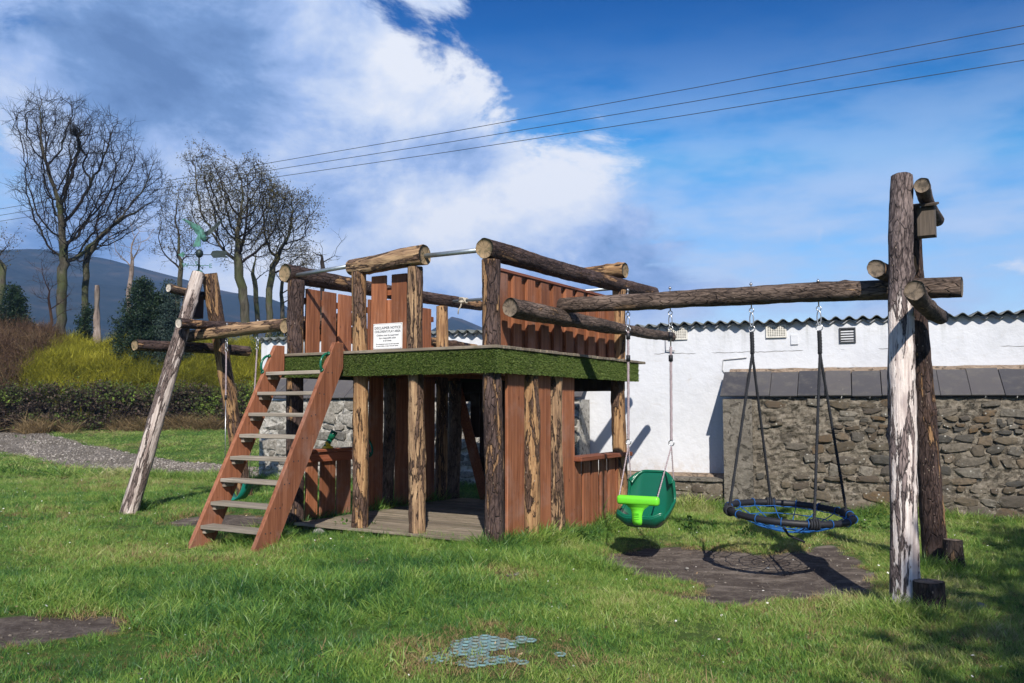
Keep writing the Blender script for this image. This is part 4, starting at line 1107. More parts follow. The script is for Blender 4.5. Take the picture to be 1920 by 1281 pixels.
# ------------------------------------------------------------------ toddler swing
CS = Vector((1.11, 1.02, 0))
TSW = thing('toddler_swing', 'dark green bucket swing with lime green safety bar', 'toddler swing', tw(CS.x, CS.y, .17), TA)
TI = (Tm(tw(CS.x, CS.y, .17)) @ Rz(TA)).inverted() @ TM
SI = TI @ Tm(CS.x, CS.y, .185) @ Rx(radians(4)) @ Rz(radians(1))
prof_ = [(.235, .475), (.225, .46), (.215, .40), (.195, .30), (.175, .20), (.150, .12), (.11, .055), (.05, .018), (-.03, .004), (-.11, .010), (-.17, .03), (-.205, .065), (-.222, .10), (-.23, .115)]
def seat_mesh():
    P = prof_; n = len(P); NU = 20; V = []; half = .235
    for j, (py_, pz_) in enumerate(P):
        s_ = j / (n - 1)
        for i in range(NU + 1):
            u = -1 + 2 * i / NU; au = abs(u)
            ed = max(0, (au - .55) / .45) ** 1.6
            back = max(0, 1 - s_ / .45); front = max(0, (s_ - .45) / .55)
            wdt = half * (1 - .10 * back * (1 - s_) - .10 * front ** 2) * (1 - (.10 * max(0, (.06 - s_) / .06) if s_ < .06 else 0))
            x = u * wdt
            y_ = py_ - ed * (.10 * back + 0.0) + ed * .045 * front
            lift = .17 * max(0, 1 - abs(s_ - .52) / .30) ** .6 if abs(s_ - .52) < .30 else 0
            z_ = pz_ + ed * lift - .10 * au ** 6 * max(0, (.16 - s_) / .16) + ed * .035 * front
            if au > .92: x *= 1 + .02
            V.append((x, y_, z_))
    Fc = [(j * (NU + 1) + i, j * (NU + 1) + i + 1, (j + 1) * (NU + 1) + i + 1, (j + 1) * (NU + 1) + i) for j in range(n - 1) for i in range(NU)]
    me_ = mesh_from('seat', V, Fc, (GREENP,), None, True)
    o = bpy.data.objects.new('tmp', me_); COL.objects.link(o)
    md = o.modifiers.new('s', 'SOLIDIFY'); md.thickness = .022; md.offset = 1
    md2 = o.modifiers.new('b', 'SUBSURF'); md2.levels = 2; md2.render_levels = 2
    dg = bpy.context.evaluated_depsgraph_get(); r = bpy.data.meshes.new_from_object(o.evaluated_get(dg)); bpy.data.objects.remove(o)
    r.polygons.foreach_set('use_smooth', [True] * len(r.polygons))
    edge = [V[i] for i in range(NU + 1)] + [V[j * (NU + 1) + NU] for j in range(1, n)] + [V[(n - 1) * (NU + 1) + i] for i in range(NU - 1, -1, -1)] + [V[j * (NU + 1)] for j in range(n - 2, 0, -1)]
    return r, edge
sm_, edge_ = seat_mesh()
put(sm_, 'seat_shell', TSW, SI)
put(MB().add(tube([Vector(e) for e in edge_], .015, 10, True)).mesh((GREENP,), True), 'rolled_rim', TSW, SI)
def soft_box(sx_, sy_, sz_, mat, bev):
    bm = bmesh.new(); bmesh.ops.create_cube(bm, size=1.0); bmesh.ops.scale(bm, vec=(sx_, sy_, sz_), verts=bm.verts)
    bmesh.ops.bevel(bm, geom=list(bm.edges), offset=bev, segments=4, profile=.5, affect='EDGES')
    me_ = bpy.data.meshes.new('soft'); bm.to_mesh(me_); bm.free(); me_.materials.append(mat)
    me_.polygons.foreach_set('use_smooth', [True] * len(me_.polygons)); return me_
put(soft_box(.42, .070, .088, LIMEP, .030), 'safety_bar', TSW, SI @ Tm(0, -.205, .262))
# stem: tapered down to the seat front
V = []; Fc = []; secs = [(.245, .150, -.205), (.215, .110, -.214), (.185, .066, -.225), (.14, .050, -.237), (.08, .050, -.243), (.050, .046, -.238), (.035, .034, -.225)]
for z_, hw, yy in secs: V += [(-hw, yy - .020, z_), (hw, yy - .020, z_), (hw * .9, yy + .020, z_), (-hw * .9, yy + .020, z_)]
for j in range(len(secs) - 1):
    for k in range(4): Fc.append((j * 4 + k, j * 4 + (k + 1) % 4, j * 4 + 4 + (k + 1) % 4, j * 4 + 4 + k))
Fc += [(3, 2, 1, 0), tuple(len(V) - 4 + k for k in range(4))]
bm = bmesh.new(); vs_ = [bm.verts.new(v_) for v_ in V]; [bm.faces.new([vs_[i] for i in f_]) for f_ in Fc]; bmesh.ops.recalc_face_normals(bm, faces=bm.faces)
bmesh.ops.bevel(bm, geom=list(bm.edges), offset=.008, segments=2, affect='EDGES'); sm2 = bpy.data.meshes.new('stem'); bm.to_mesh(sm2); bm.free(); sm2.materials.append(LIMEP)
sm2.polygons.foreach_set('use_smooth', [True] * len(sm2.polygons)); put(sm2, 'bar_stem', TSW, SI)
for k in range(4): put(soft_box(.055, .008, .006, LIMEP, .0025), 'grip_rib', TSW, SI @ Tm(0, -.262, .10 + k * .017))
put(soft_box(.35, .012, .012, LIMEP, .005), 'bar_ridge', TSW, SI @ Tm(0, -.222, .293))
for sx_ in (-1, 1):
    bx_ = CS.x + sx_ * .225; z_, y_ = beam_z(bx_)
    hk, q = hook(TSW, TI, (bx_, y_, z_), .11)
    ring_at(TSW, TI, q - Vector((0, 0, .02)))
    q2 = Vector((CS.x + sx_ * .225, y_ - .02, .985))
    zt = q.z - .04
    if sx_ < 0:
        put(twist_rope([(q.x, q.y, zt), q2], .014, turns_per_m=16).mesh((PURPR,), True), 'rope', TSW, TI)
    else:
        qm = Vector((q.x, q.y, zt - .16))
        put(MB().add(tube([(q.x, q.y, zt), qm], .006, 6)).mesh((STEEL,), True), 'steel_rod', TSW, TI)
        put(twist_rope([qm, q2], .014, turns_per_m=16).mesh((PURPR,), True), 'rope', TSW, TI)
    for zz in (zt - .05, zt - .27): 
        f_ = (zt - zz) / (zt - q2.z); c_ = Vector((q.x, q.y, zt)).lerp(q2, f_)
        put(MB().add(tube([c_ + Vector((0, 0, .03)), c_ - Vector((0, 0, .03))], .021, 10)).mesh((BLACKR,), True), 'rope_clamp', TSW, TI)
    ring_at(TSW, TI, q2 - Vector((0, 0, .026)), .026)
    q3 = q2 - Vector((0, 0, .055))
    Sm = TI.inverted() @ SI
    for tgt in (Vector((sx_ * .19, -.205, .29)), Vector((sx_ * .22, .175, .36))):
        put(twist_rope([q3, Sm @ tgt], .0085, turns_per_m=22, res=.02).mesh((PURPR,), True), 'rope', TSW, TI)

# ------------------------------------------------------------------ round net swing
CN = Vector((2.43, 1.08, .372))
NS_ = thing('net_swing', 'large round black rimmed swing with blue rope net hung by black ropes', 'net swing', tw(*CN), TA)
NI = (Tm(tw(*CN)) @ Rz(TA)).inverted() @ TM
RM = Tm(CN) @ Rz(-TA) @ Ry(radians(2.2)) @ Rx(radians(3.6)) @ Rz(TA)
RAD = .53
V = []; Fc = []; NRr = 150; sd = 10
for i in range(NRr):
    a = 2 * pi * i / NRr; rr = .029 + (.0022 if i % 2 else -.0015)
    for k in range(sd):
        b = 2 * pi * k / sd; V.append(((RAD + rr * cos(b)) * cos(a), (RAD + rr * cos(b)) * sin(a), rr * sin(b)))
for i in range(NRr):
    for k in range(sd): Fc.append((i * sd + k, ((i + 1) % NRr) * sd + k, ((i + 1) % NRr) * sd + (k + 1) % sd, i * sd + (k + 1) % sd))
put(mesh_from('rim', V, Fc, (BLACKR,), None, True), 'padded_rim', NS_, NI @ RM)
def sag(r): return -.16 * (1 - (r / RAD) ** 2)
NSP = 16
for k in range(NSP):
    a = 2 * pi * (k + .3) / NSP; pts = []
    for j in range(9):
        r = RAD * (.10 + .86 * j / 8); pts.append((r * cos(a), r * sin(a), sag(r)))
    put(MB().add(tube(pts, .0048, 5)).mesh((BLUER,), True), 'net_spoke', NS_, NI @ RM)
for q, r in enumerate((.06, .17, .28, .39, .49)):
    pts = []
    for k in range(NSP):
        a0 = 2 * pi * (k + .3) / NSP; a1 = 2 * pi * (k + 1.3) / NSP
        p0 = Vector((r * cos(a0), r * sin(a0), sag(r))); p1 = Vector((r * cos(a1), r * sin(a1), sag(r)))
        pts += [p0, (p0 + p1) / 2 * .975 + Vector((0, 0, -.003))]
    put(MB().add(tube(pts, .0048, 5, True)).mesh((BLUER,), True), 'net_ring', NS_, NI @ RM)
mb = MB()
for k in range(NSP):
    a = 2 * pi * (k + .3) / NSP; c_ = Vector((RAD * cos(a), RAD * sin(a), 0)); e = Vector((cos(a), sin(a), 0))
    mb.add(tube([c_ + e * (.036 * cos(b)) + Vector((0, 0, .036 * sin(b))) for b in np.linspace(0, 2 * pi, 12)[:-1]], .0042, 5, True))
put(mb.mesh((BLUER,), True), 'rim_lashing', NS_, NI @ RM)
put(MB().add(tube([(.05, -.40, -.06), (.10, -.42, -.12), (.22, -.36, -.17)], .010, 6)).mesh((CHARR,), True), 'strap_end', NS_, NI @ RM)
for hx, prs in ((2.13, ((-1.0, .0), (-.02, 1.0))), (2.73, ((.07, -1.0), (.985, .12)))):
    z_, y_ = beam_z(hx); hk, q = hook(NS_, NI, (hx, y_, z_), .13); ring_at(NS_, NI, q - Vector((0, 0, .02)), .028)
    q2 = q - Vector((0, 0, .05)); q3 = q2 - Vector((0, 0, .20)) + Vector((0.0, 0, 0))
    put(twist_rope([q2, q3], .021, turns_per_m=14).mesh((CHARR,), True), 'rope', NS_, NI)
    R2 = Rz(-TA)
    for (ax_, ay_) in prs:
        d_ = Vector((ax_, ay_, 0)).normalized() * RAD
        tgt = (Tm(CN) @ Rz(-TA) @ Ry(radians(2.2)) @ Rx(radians(3.6))) @ (d_ + Vector((0, 0, .03)))
        put(twist_rope([q3, tgt], .0135, turns_per_m=15).mesh((CHARR,), True), 'rope', NS_, NI)
        # lashing turns at the rim
        mb = MB(); e = d_.normalized(); tn = Vector((-e.y, e.x, 0))
        for j in range(4):
            cc = d_ + tn * (j - 1.5) * .022
            mb.add(tube([cc + e * (.040 * cos(b)) + Vector((0, 0, .040 * sin(b))) for b in np.linspace(0, 2 * pi, 13)[:-1]], .010, 6, True))
        put(mb.mesh((CHARR,), True), 'lashing', NS_, NI @ Tm(CN) @ Rz(-TA) @ Ry(radians(2.2)) @ Rx(radians(3.6)))

# ------------------------------------------------------------------ belt swing on the left beam
BX = (-4.82, -4.22); BC = Vector(((BX[0] + BX[1]) / 2, 1.0, .30))
BS = thing('belt_swing', 'teal green strap seat swing on two thin ropes behind the ladder', 'belt swing', tw(BC.x, BC.y, .1), TA)
BI = (Tm(tw(BC.x, BC.y, .1)) @ Rz(TA)).inverted() @ TM
V = []; Fc = []; n = 20
for i in range(n + 1):
    u = -1 + 2 * i / n; x = BC.x + .235 * u * (1 - .08 * u * u); z_ = .115 + .235 * abs(u) ** 2.3
    for yy in (-.085, .085): V += [(x, BC.y + yy, z_), (x, BC.y + yy, z_ + .012)]
for i in range(n):
    a = i * 4; b = a + 4; Fc += [(a, b, b + 2, a + 2), (a + 1, a + 3, b + 3, b + 1), (a, a + 1, b + 1, b), (a + 2, b + 2, b + 3, a + 3)]
Fc += [(0, 2, 3, 1), (n * 4, n * 4 + 1, n * 4 + 3, n * 4 + 2)]
put(mesh_from('strap_seat', V, Fc, (TEALP,), None, True), 'strap_seat', BS, BI)
for s_, bx_ in zip((-1, 1), BX):
    z_, y_ = beam_z(bx_, False); hk, q = hook(BS, BI, (bx_, y_, z_), .10, .17); ring_at(BS, BI, q - Vector((0, 0, .02)), .022)
    e = Vector((BC.x + s_ * .222, BC.y, .36))
    q2 = q - Vector((0, 0, .04)); mid = q2.lerp(e, .36)
    put(twist_rope([q2, mid], .012, turns_per_m=16, res=.02).mesh((PURPR,), True), 'rope', BS, BI)
    put(MB().add(tube([mid, e], .0055, 6)).mesh((STEEL,), True), 'chain', BS, BI)
    put(MB().add(tube([mid + Vector((0, 0, .03)), mid - Vector((0, 0, .03))], .018, 8)).mesh((BLACKR,), True), 'rope_clamp', BS, BI)
    put(MB().add(tube([e + Vector((0, -.07, -.04)), e + Vector((0, 0, .0)), e + Vector((0, .07, -.04))], .006, 6)).mesh((DARKM,), True), 'seat_bracket', BS, BI)

# ------------------------------------------------------------------ weathervane
WV0 = tw(-5.40, 1.03, 3.13)
WV = thing('weathervane', 'green verdigris eagle weathervane on top of the pale leaning log', 'weathervane', WV0, 0)
S = 11.3 / F_PX
def wv(px, py, y=0.0): return Vector(((px - 367.5) * S, y, (509 - py) * S))
put(MB().add(tube([(0, 0, -.02), (0, 0, .01), (0, 0, .03), (0, 0, .045)], [.062, .060, .045, .018], 16)).mesh((VERD,), True), 'cap', WV)
put(MB().add(tube([(0, 0, .03), wv(368, 464)], .013, 8)).mesh((DARKM,), True), 'rod', WV)
put(MB().add(tube([wv(368, 470) + Vector((0, 0, .06 * sin(a) + .0)) for a in np.linspace(-pi / 2, pi / 2, 9)], [max(.004, .052 * cos(a)) for a in np.linspace(-pi / 2, pi / 2, 9)], 16)).mesh((DARKM,), True), 'ball', WV)
# arrow with feathered tail
ar = MB(); ar.add(tube([wv(335, 472.5), wv(425, 472.5)], .006, 6))
put(ar.mesh((DARKM,), True), 'arrow_shaft', WV)
V = [wv(336, 467), wv(326, 472.5), wv(336, 478), wv(340, 472.5)]; V = [v_ + Vector((0, -.004, 0)) for v_ in V] + [v_ + Vector((0, .004, 0)) for v_ in V]
put(mesh_from('h', V, [(0, 1, 2, 3), (7, 6, 5, 4), (0, 4, 5, 1), (1, 5, 6, 2), (2, 6, 7, 3), (3, 7, 4, 0)], (VERD,)), 'arrow_head', WV)
out_ = [(390, 472), (394, 465), (402, 464), (420, 465), (423, 470), (418, 472.5), (426, 479), (412, 478), (396, 479)]
V = [wv(*q) + Vector((0, -.005, 0)) for q in out_] + [wv(*q) + Vector((0, .005, 0)) for q in out_]; n = len(out_)
put(mesh_from('t', V, [tuple(range(n)), tuple(range(n, 2 * n))[::-1]] + [(k, k + n, (k + 1) % n + n, (k + 1) % n) for k in range(n)], (DARKM,)), 'arrow_tail', WV)
# compass arms with letters
for ang, L_, ch in ((radians(8), .13, 'E'), (radians(188), .15, 'W'), (radians(98), .13, 'N'), (radians(278), .13, 'S')):
    e = Vector((cos(ang), sin(ang), 0)); zc = .105
    o = put(MB().add(tube([Vector((0, 0, zc)), Vector((0, 0, zc)) + e * L_], .005, 6)).mesh((VERD,), True), 'compass_arm', WV)
    tm = text_mesh(ch, .085, VERD, 'CENTER', .005)
    put(tm, 'compass_letter', o, Tm(Vector((0, 0, zc - .03)) + e * (L_ + .025)) @ Rx(pi / 2))
# bird: body, head, tail fan and two raised wings with feathers
def loft(path, radii, flat=1.0, sides=12):
    V = []; Fc = []
    P = [Vector(p) for p in path]
    for i, p in enumerate(P):
        t_ = (P[min(i + 1, len(P) - 1)] - P[max(0, i - 1)]).normalized(); a = t_.cross(Vector((0, 1, 0))).normalized(); b = Vector((0, 1, 0))
        for k in range(sides):
            th = 2 * pi * k / sides; V.append(p + a * radii[i] * cos(th) + b * radii[i] * flat * sin(th))
    for i in range(len(P) - 1):
        for k in range(sides): Fc.append((i * sides + k, i * sides + (k + 1) % sides, (i + 1) * sides + (k + 1) % sides, (i + 1) * sides + k))
    Fc += [tuple(range(sides))[::-1], tuple((len(P) - 1) * sides + k for k in range(sides))]
    return V, Fc
put(MB().add(loft([wv(378, 446), wv(375, 438), wv(371, 430), wv(368, 423), wv(365, 419)], [.02, .042, .048, .034, .02], .9)).mesh((VERD,), True), 'body', WV)
put(MB().add(loft([wv(377, 444, .02), wv(380, 441, .03), wv(382, 437, .04), wv(386, 436, .05)], [.018, .024, .02, .004], 1.0)).mesh((DARKM,), True), 'head', WV)
V = []; Fc = []
for i in range(6):
    f0 = i / 5; x = 358 + 15 * f0
    V += [wv(369 + 4 * (f0 - .5), 432, -.045), wv(x, 457 + 1.5 * (i % 2), -.06), wv(369 + 4 * (f0 - .5), 432, -.03), wv(x, 457 + 1.5 * (i % 2), -.045)]
for i in range(5):
    a = i * 4; b = a + 4; Fc += [(a, a + 1, b + 1, b), (a + 2, b + 2, b + 3, a + 3), (a + 1, a + 3, b + 3, b + 1), (a, b, b + 2, a + 2)]
put(mesh_from('tail', V, Fc, (VERD,)), 'tail_fan', WV)
def wing(pts_, base, mat, th):
    o_ = [Vector(p) for p in pts_]; V = [p + Vector((0, -th, 0)) for p in o_] + [p + Vector((0, th, 0)) for p in o_]; n = len(o_)
    return mesh_from('wing', V, [tuple(range(n)), tuple(range(n, 2 * n))[::-1]] + [(k, k + n, (k + 1) % n + n, (k + 1) % n) for k in range(n)], (mat,))
put(wing([wv(375, 436, -.02), wv(376, 430, -.02), (wv(384, 422, .03)), wv(393, 412, .06), wv(400, 405, .08), wv(405, 399, .1), wv(405, 404, .1), wv(402, 411, .08), wv(397, 419, .06), wv(390, 427, .04), wv(382, 434, .02)], 0, DARKM, .008), 'wing', WV, label='dark wing raised to the right')
put(wing([wv(368, 434, -.02), wv(371, 427, -.02), wv(371, 417, -.02), wv(366, 414, -.03), wv(359, 411, -.05), wv(350, 407, -.08), wv(342, 404, -.1), wv(336, 404, -.1), wv(343, 409, -.09), wv(350, 414, -.07), wv(355, 420, -.05), wv(359, 427, -.03), wv(363, 433, -.02)], 0, VERD, .008), 'wing', WV, label='pale green wing raised to the left')

# ================================================================== SCATTERED GROWTH (one object each, instanced inside it)
def leafmat(name, stops, rough=.6, transl=.35, nscale=.5, spec=.25, nz2=6.0, tintmix=.6):
    m, t = newmat(name)
    gp = t.n('ShaderNodeNewGeometry').outputs['Position']
    ti = t.n('ShaderNodeAttribute', attribute_name='tint', attribute_type='INSTANCER').outputs['Fac']
    bt = t.n('ShaderNodeAttribute', attribute_name='blade').outputs['Fac']
    n1_ = t.noise(gp, nscale, 4.0, .6); n2_ = t.noise(gp, nz2, 3.0, .6)
    f = t.math('ADD', t.math('MULTIPLY', ti, tintmix), t.math('ADD', t.math('MULTIPLY', t.math('SUBTRACT', n1_, .5), .9), t.math('MULTIPLY', t.math('SUBTRACT', n2_, .5), .35)))
    f = t.math('ADD', f, t.math('MULTIPLY_ADD', bt, .34, (1 - tintmix) * .5 - .17))
    c = t.ramp(f, stops)
    out(t, c, rough, None, spec=spec, transl=transl)
    return m
def blades(n, spread, h0, h1, w_, lean, curve, seed, segs=2, blade_attr=True):
    """a tuft of tapered bending blades -> V, tris, per-vertex blade value"""
    r = np.random.default_rng(seed); V = []; Fc = []; A = []
    for i in range(n):
        a = r.uniform(0, 2 * pi); d = spread * math.sqrt(r.uniform()); x, y = d * cos(a), d * sin(a)
        h = r.uniform(h0, h1); la = r.uniform(0, 2 * pi); l = abs(r.normal(0, lean)) ; fa = r.uniform(0, 2 * pi); tn = r.uniform(0, 1)
        dx, dy = cos(la), sin(la); wx, wy = cos(fa) * w_ * .5, sin(fa) * w_ * .5; b = len(V)
        for s in range(segs):
            f = s / segs; ww = 1 - .45 * f; px_ = x + dx * h * (l * f + curve * f * f); py_ = y + dy * h * (l * f + curve * f * f); pz = h * f * (1 - .25 * (l + curve) * f)
            V += [(px_ - wx * ww, py_ - wy * ww, pz), (px_ + wx * ww, py_ + wy * ww, pz)]; A += [tn, tn]
        V.append((x + dx * h * (l + curve), y + dy * h * (l + curve), h * max(.15, 1 - .3 * (l + curve)))); A.append(tn)
        for s in range(segs - 1): q = b + 2 * s; Fc += [(q, q + 1, q + 3), (q, q + 3, q + 2)]
        q = b + 2 * (segs - 1); Fc.append((q, q + 1, q + 2))
    return np.array(V), np.array(Fc), np.array(A)
def leaves(n, spread, size, seed, up=.3, height=None, stems=0):
    """a loose spray of small leaf quads"""
    r = np.random.default_rng(seed); V = []; Fc = []; A = []
    for i in range(n):
        p = r.normal(0, 1, 3); p /= np.linalg.norm(p); p *= spread * r.uniform(.15, 1) ** .6; p[2] = abs(p[2]) * (height or 1.0)
        u = r.normal(0, 1, 3); u[2] += up; u /= np.linalg.norm(u); v_ = np.cross(u, r.normal(0, 1, 3)); v_ /= np.linalg.norm(v_); s = size * r.uniform(.6, 1.3); b = len(V); tn = r.uniform()
        V += [p, p + u * s * .5 + v_ * s * .3, p + u * s, p + u * s * .5 - v_ * s * .3]; A += [tn] * 4
        Fc += [(b, b + 1, b + 2), (b, b + 2, b + 3)]
    for i in range(stems):
        p = r.normal(0, 1, 3); p /= np.linalg.norm(p); p *= spread * r.uniform(.6, 1.1); p[2] = abs(p[2]) * (height or 1.0) * 1.1; b = len(V)
        s = np.cross(p, [.3, .8, .1]); s = s / (np.linalg.norm(s) + 1e-9) * size * .09
        V += [-s, s, p]; A += [-.6] * 3; Fc.append((b, b + 1, b + 2))
    return np.array(V), np.array(Fc), np.array(A)
def scatter(name, variants, P, rot, scl, tint, pick, mats, kind='stuff', label=None, parent=None):
    """variants: list of (V, tris, blade, material index)"""
    nv = len(variants); Vs = [np.asarray(P, float)]; Fs = []; var = [np.zeros(len(P), int)]; bl = [np.zeros(len(P))]; mi = []
    o = len(P)
    for k, (V, Fc, A, m_) in enumerate(variants):
        Vs.append(V); Fs.append(Fc + o); var.append(np.full(len(V), k + 1)); bl.append(A); mi += [m_] * len(Fc); o += len(V)
    V = np.concatenate(Vs); N = len(P)
    me = fast_mesh(name, V, [np.concatenate(Fs)], mats, False, mi)
    def attr(nm, typ, fld, arr, full):
        a = me.attributes.new(nm, typ, 'POINT'); full = np.asarray(full)
        pad = np.zeros((len(V),) + full.shape[1:], full.dtype); pad[:len(full)] = full
        a.data.foreach_set(fld, pad.ravel())
    a = me.attributes.new('var', 'INT', 'POINT'); a.data.foreach_set('value', np.concatenate(var).astype(np.int32))
    a = me.attributes.new('blade', 'FLOAT', 'POINT'); a.data.foreach_set('value', np.concatenate(bl).astype(np.float32))
    attr('rot', 'FLOAT_VECTOR', 'vector', None, np.asarray(rot, np.float32)); attr('scl', 'FLOAT_VECTOR', 'vector', None, np.asarray(scl, np.float32))
    attr('tint', 'FLOAT', 'value', None, np.asarray(tint, np.float32)); attr('pick', 'INT', 'value', None, np.asarray(pick, np.int32))
    o = put(me, name, parent, None, label, None, None, kind)
    ng = bpy.data.node_groups.new(name, 'GeometryNodeTree')
    ng.interface.new_socket('Geometry', in_out='INPUT', socket_type='NodeSocketGeometry'); ng.interface.new_socket('Geometry', in_out='OUTPUT', socket_type='NodeSocketGeometry')
    N_ = ng.nodes; L = ng.links; gi = N_.new('NodeGroupInput'); go = N_.new('NodeGroupOutput')
    def named(nm, dt):
        n_ = N_.new('GeometryNodeInputNamedAttribute'); n_.data_type = dt; n_.inputs[0].default_value = nm; return n_.outputs[0]
    va = named('var', 'INT')
    def sep(k):
        c = N_.new('FunctionNodeCompare'); c.data_type = 'INT'; c.operation = 'EQUAL'
        L.new(va, c.inputs[2]); c.inputs[3].default_value = k
        s = N_.new('GeometryNodeSeparateGeometry'); s.domain = 'POINT'; L.new(gi.outputs[0], s.inputs[0]); L.new(c.outputs[0], s.inputs[1]); return s.outputs[0]
    pts = sep(0); jn = N_.new('GeometryNodeJoinGeometry')
    for k in range(nv, 0, -1):
        g = N_.new('GeometryNodeGeometryToInstance'); L.new(sep(k), g.inputs[0]); L.new(g.outputs[0], jn.inputs[0])
    ip = N_.new('GeometryNodeInstanceOnPoints'); ip.inputs['Pick Instance'].default_value = True
    L.new(pts, ip.inputs['Points']); L.new(jn.outputs[0], ip.inputs['Instance']); L.new(named('pick', 'INT'), ip.inputs['Instance Index'])
    L.new(named('rot', 'FLOAT_VECTOR'), ip.inputs['Rotation']); L.new(named('scl', 'FLOAT_VECTOR'), ip.inputs['Scale'])
    L.new(ip.outputs[0], go.inputs[0])
    md = o.modifiers.new('scatter', 'NODES'); md.node_group = ng
    return o

# ---- lawn grass
G_STOPS = [(.0, (.020, .078, .030)), (.20, (.060, .170, .042)), (.40, (.155, .290, .050)), (.58, (.275, .395, .080)), (.78, (.41, .43, .16)), (1.0, (.56, .50, .29))]
M_GRASS = leafmat('lawn_grass_blades', G_STOPS, .42, .35, .45, .4, 3.0, .55)
M_DRY = leafmat('dry_grass_blades', [(.0, (.13, .09, .04)), (.4, (.28, .20, .10)), (.75, (.42, .32, .17)), (1.0, (.10, .13, .04))], .8, .3, 1.2)
gv = []
for s in range(7): gv.append((*blades(26, .075, .030, .060, .0042, .45, .35, 100 + s), 0))          # short turf
for s in range(5): gv.append((*blades(24, .050, .07, .14, .0050, .45, .45, 200 + s, 3), 0))           # longer tufts
for s in range(3): gv.append((*blades(20, .06, .025, .055, .0040, .7, .4, 300 + s), 1))               # straw
DENA = [tw(x, y) for x, y in ((-2.75, -.12), (.14, -.12), (.14, 3.2), (-2.75, 3.2))]
DENF = np.array([[*tw(x, y)[:2]] for x, y in ((-2.42, .02), (-.0, .02), (-.0, 2.9), (-2.42, 2.9))])
def wall_uv(X, Y):
    dx = X - WA.x; dy = Y - WA.y; return dx * .932 - dy * .363, dx * .363 + dy * .932
def lawn_points(n, y0, y1, seed, margin=2.2):
    r = np.random.default_rng(seed); Y = np.sqrt(r.uniform((y0 + 1) ** 2, (y1 + 1) ** 2, n)) - 1
    hw = .60 * Y + margin; X = r.uniform(-1, 1, n) * hw
    u, v_ = wall_uv(X, Y)
    ok = ~((v_ > .0) & (u > -8.6)) & ~inside(DENF, X, Y) & ~inside(PATHPOLY, X, Y + .15 * pnoise(X, Y, 3, 5))
    return X[ok], Y[ok]
def tall_field(X, Y):
    """how strongly longer grass grows here"""
    f = np.zeros(X.shape)
    front = tw(-1.2, -.15); 
    lx = (X - T0.x) * cos(TA) + (Y - T0.y) * sin(TA); ly = -(X - T0.x) * sin(TA) + (Y - T0.y) * cos(TA)
    dxo = np.maximum(np.maximum(-2.6 - lx, lx - .05), 0); dyo = np.maximum(np.maximum(.0 - ly, ly - 3.0), 0); d = np.hypot(dxo, dyo)
    f = np.maximum(f, np.where((ly < .1) & (lx < -.15) & (lx > -2.4), .30, 1.1) * np.exp(-(d / .22) ** 2))
    u, v_ = wall_uv(X, Y); f = np.maximum(f, 1.0 * np.exp(-(v_ / .28) ** 2))
    for px, py, rr, am in ((672, 1000, .12, .8), (782, 1004, .13, .9), (1692, 1140, .30, .9), (1755, 1060, .35, 1.0), (1741, 1140, .3, .9), (243, 962, .22, .8), (490, 1035, .25, .9), (355, 1020, .2, .8), (1800, 1060, .25, .7)):
        p = G(px, py, -.06); f = np.maximum(f, am * np.exp(-((X - p.x) ** 2 + (Y - p.y) ** 2) / rr ** 2))
    for px, py, rx, ry, am in ((560, 1120, 1.0, .5, .75), (430, 1160, .6, .5, .5), (760, 1105, .6, .3, .45), (850, 1060, .8, .35, .5), (1080, 1040, .7, .35, .6), (300, 1080, .5, .3, .35), (120, 1130, .7, .25, .4)):
        p = G(px, py, 0); f = np.maximum(f, am * np.exp(-((X - p.x) / rx) ** 2 - ((Y - p.y) / ry) ** 2))
    return f
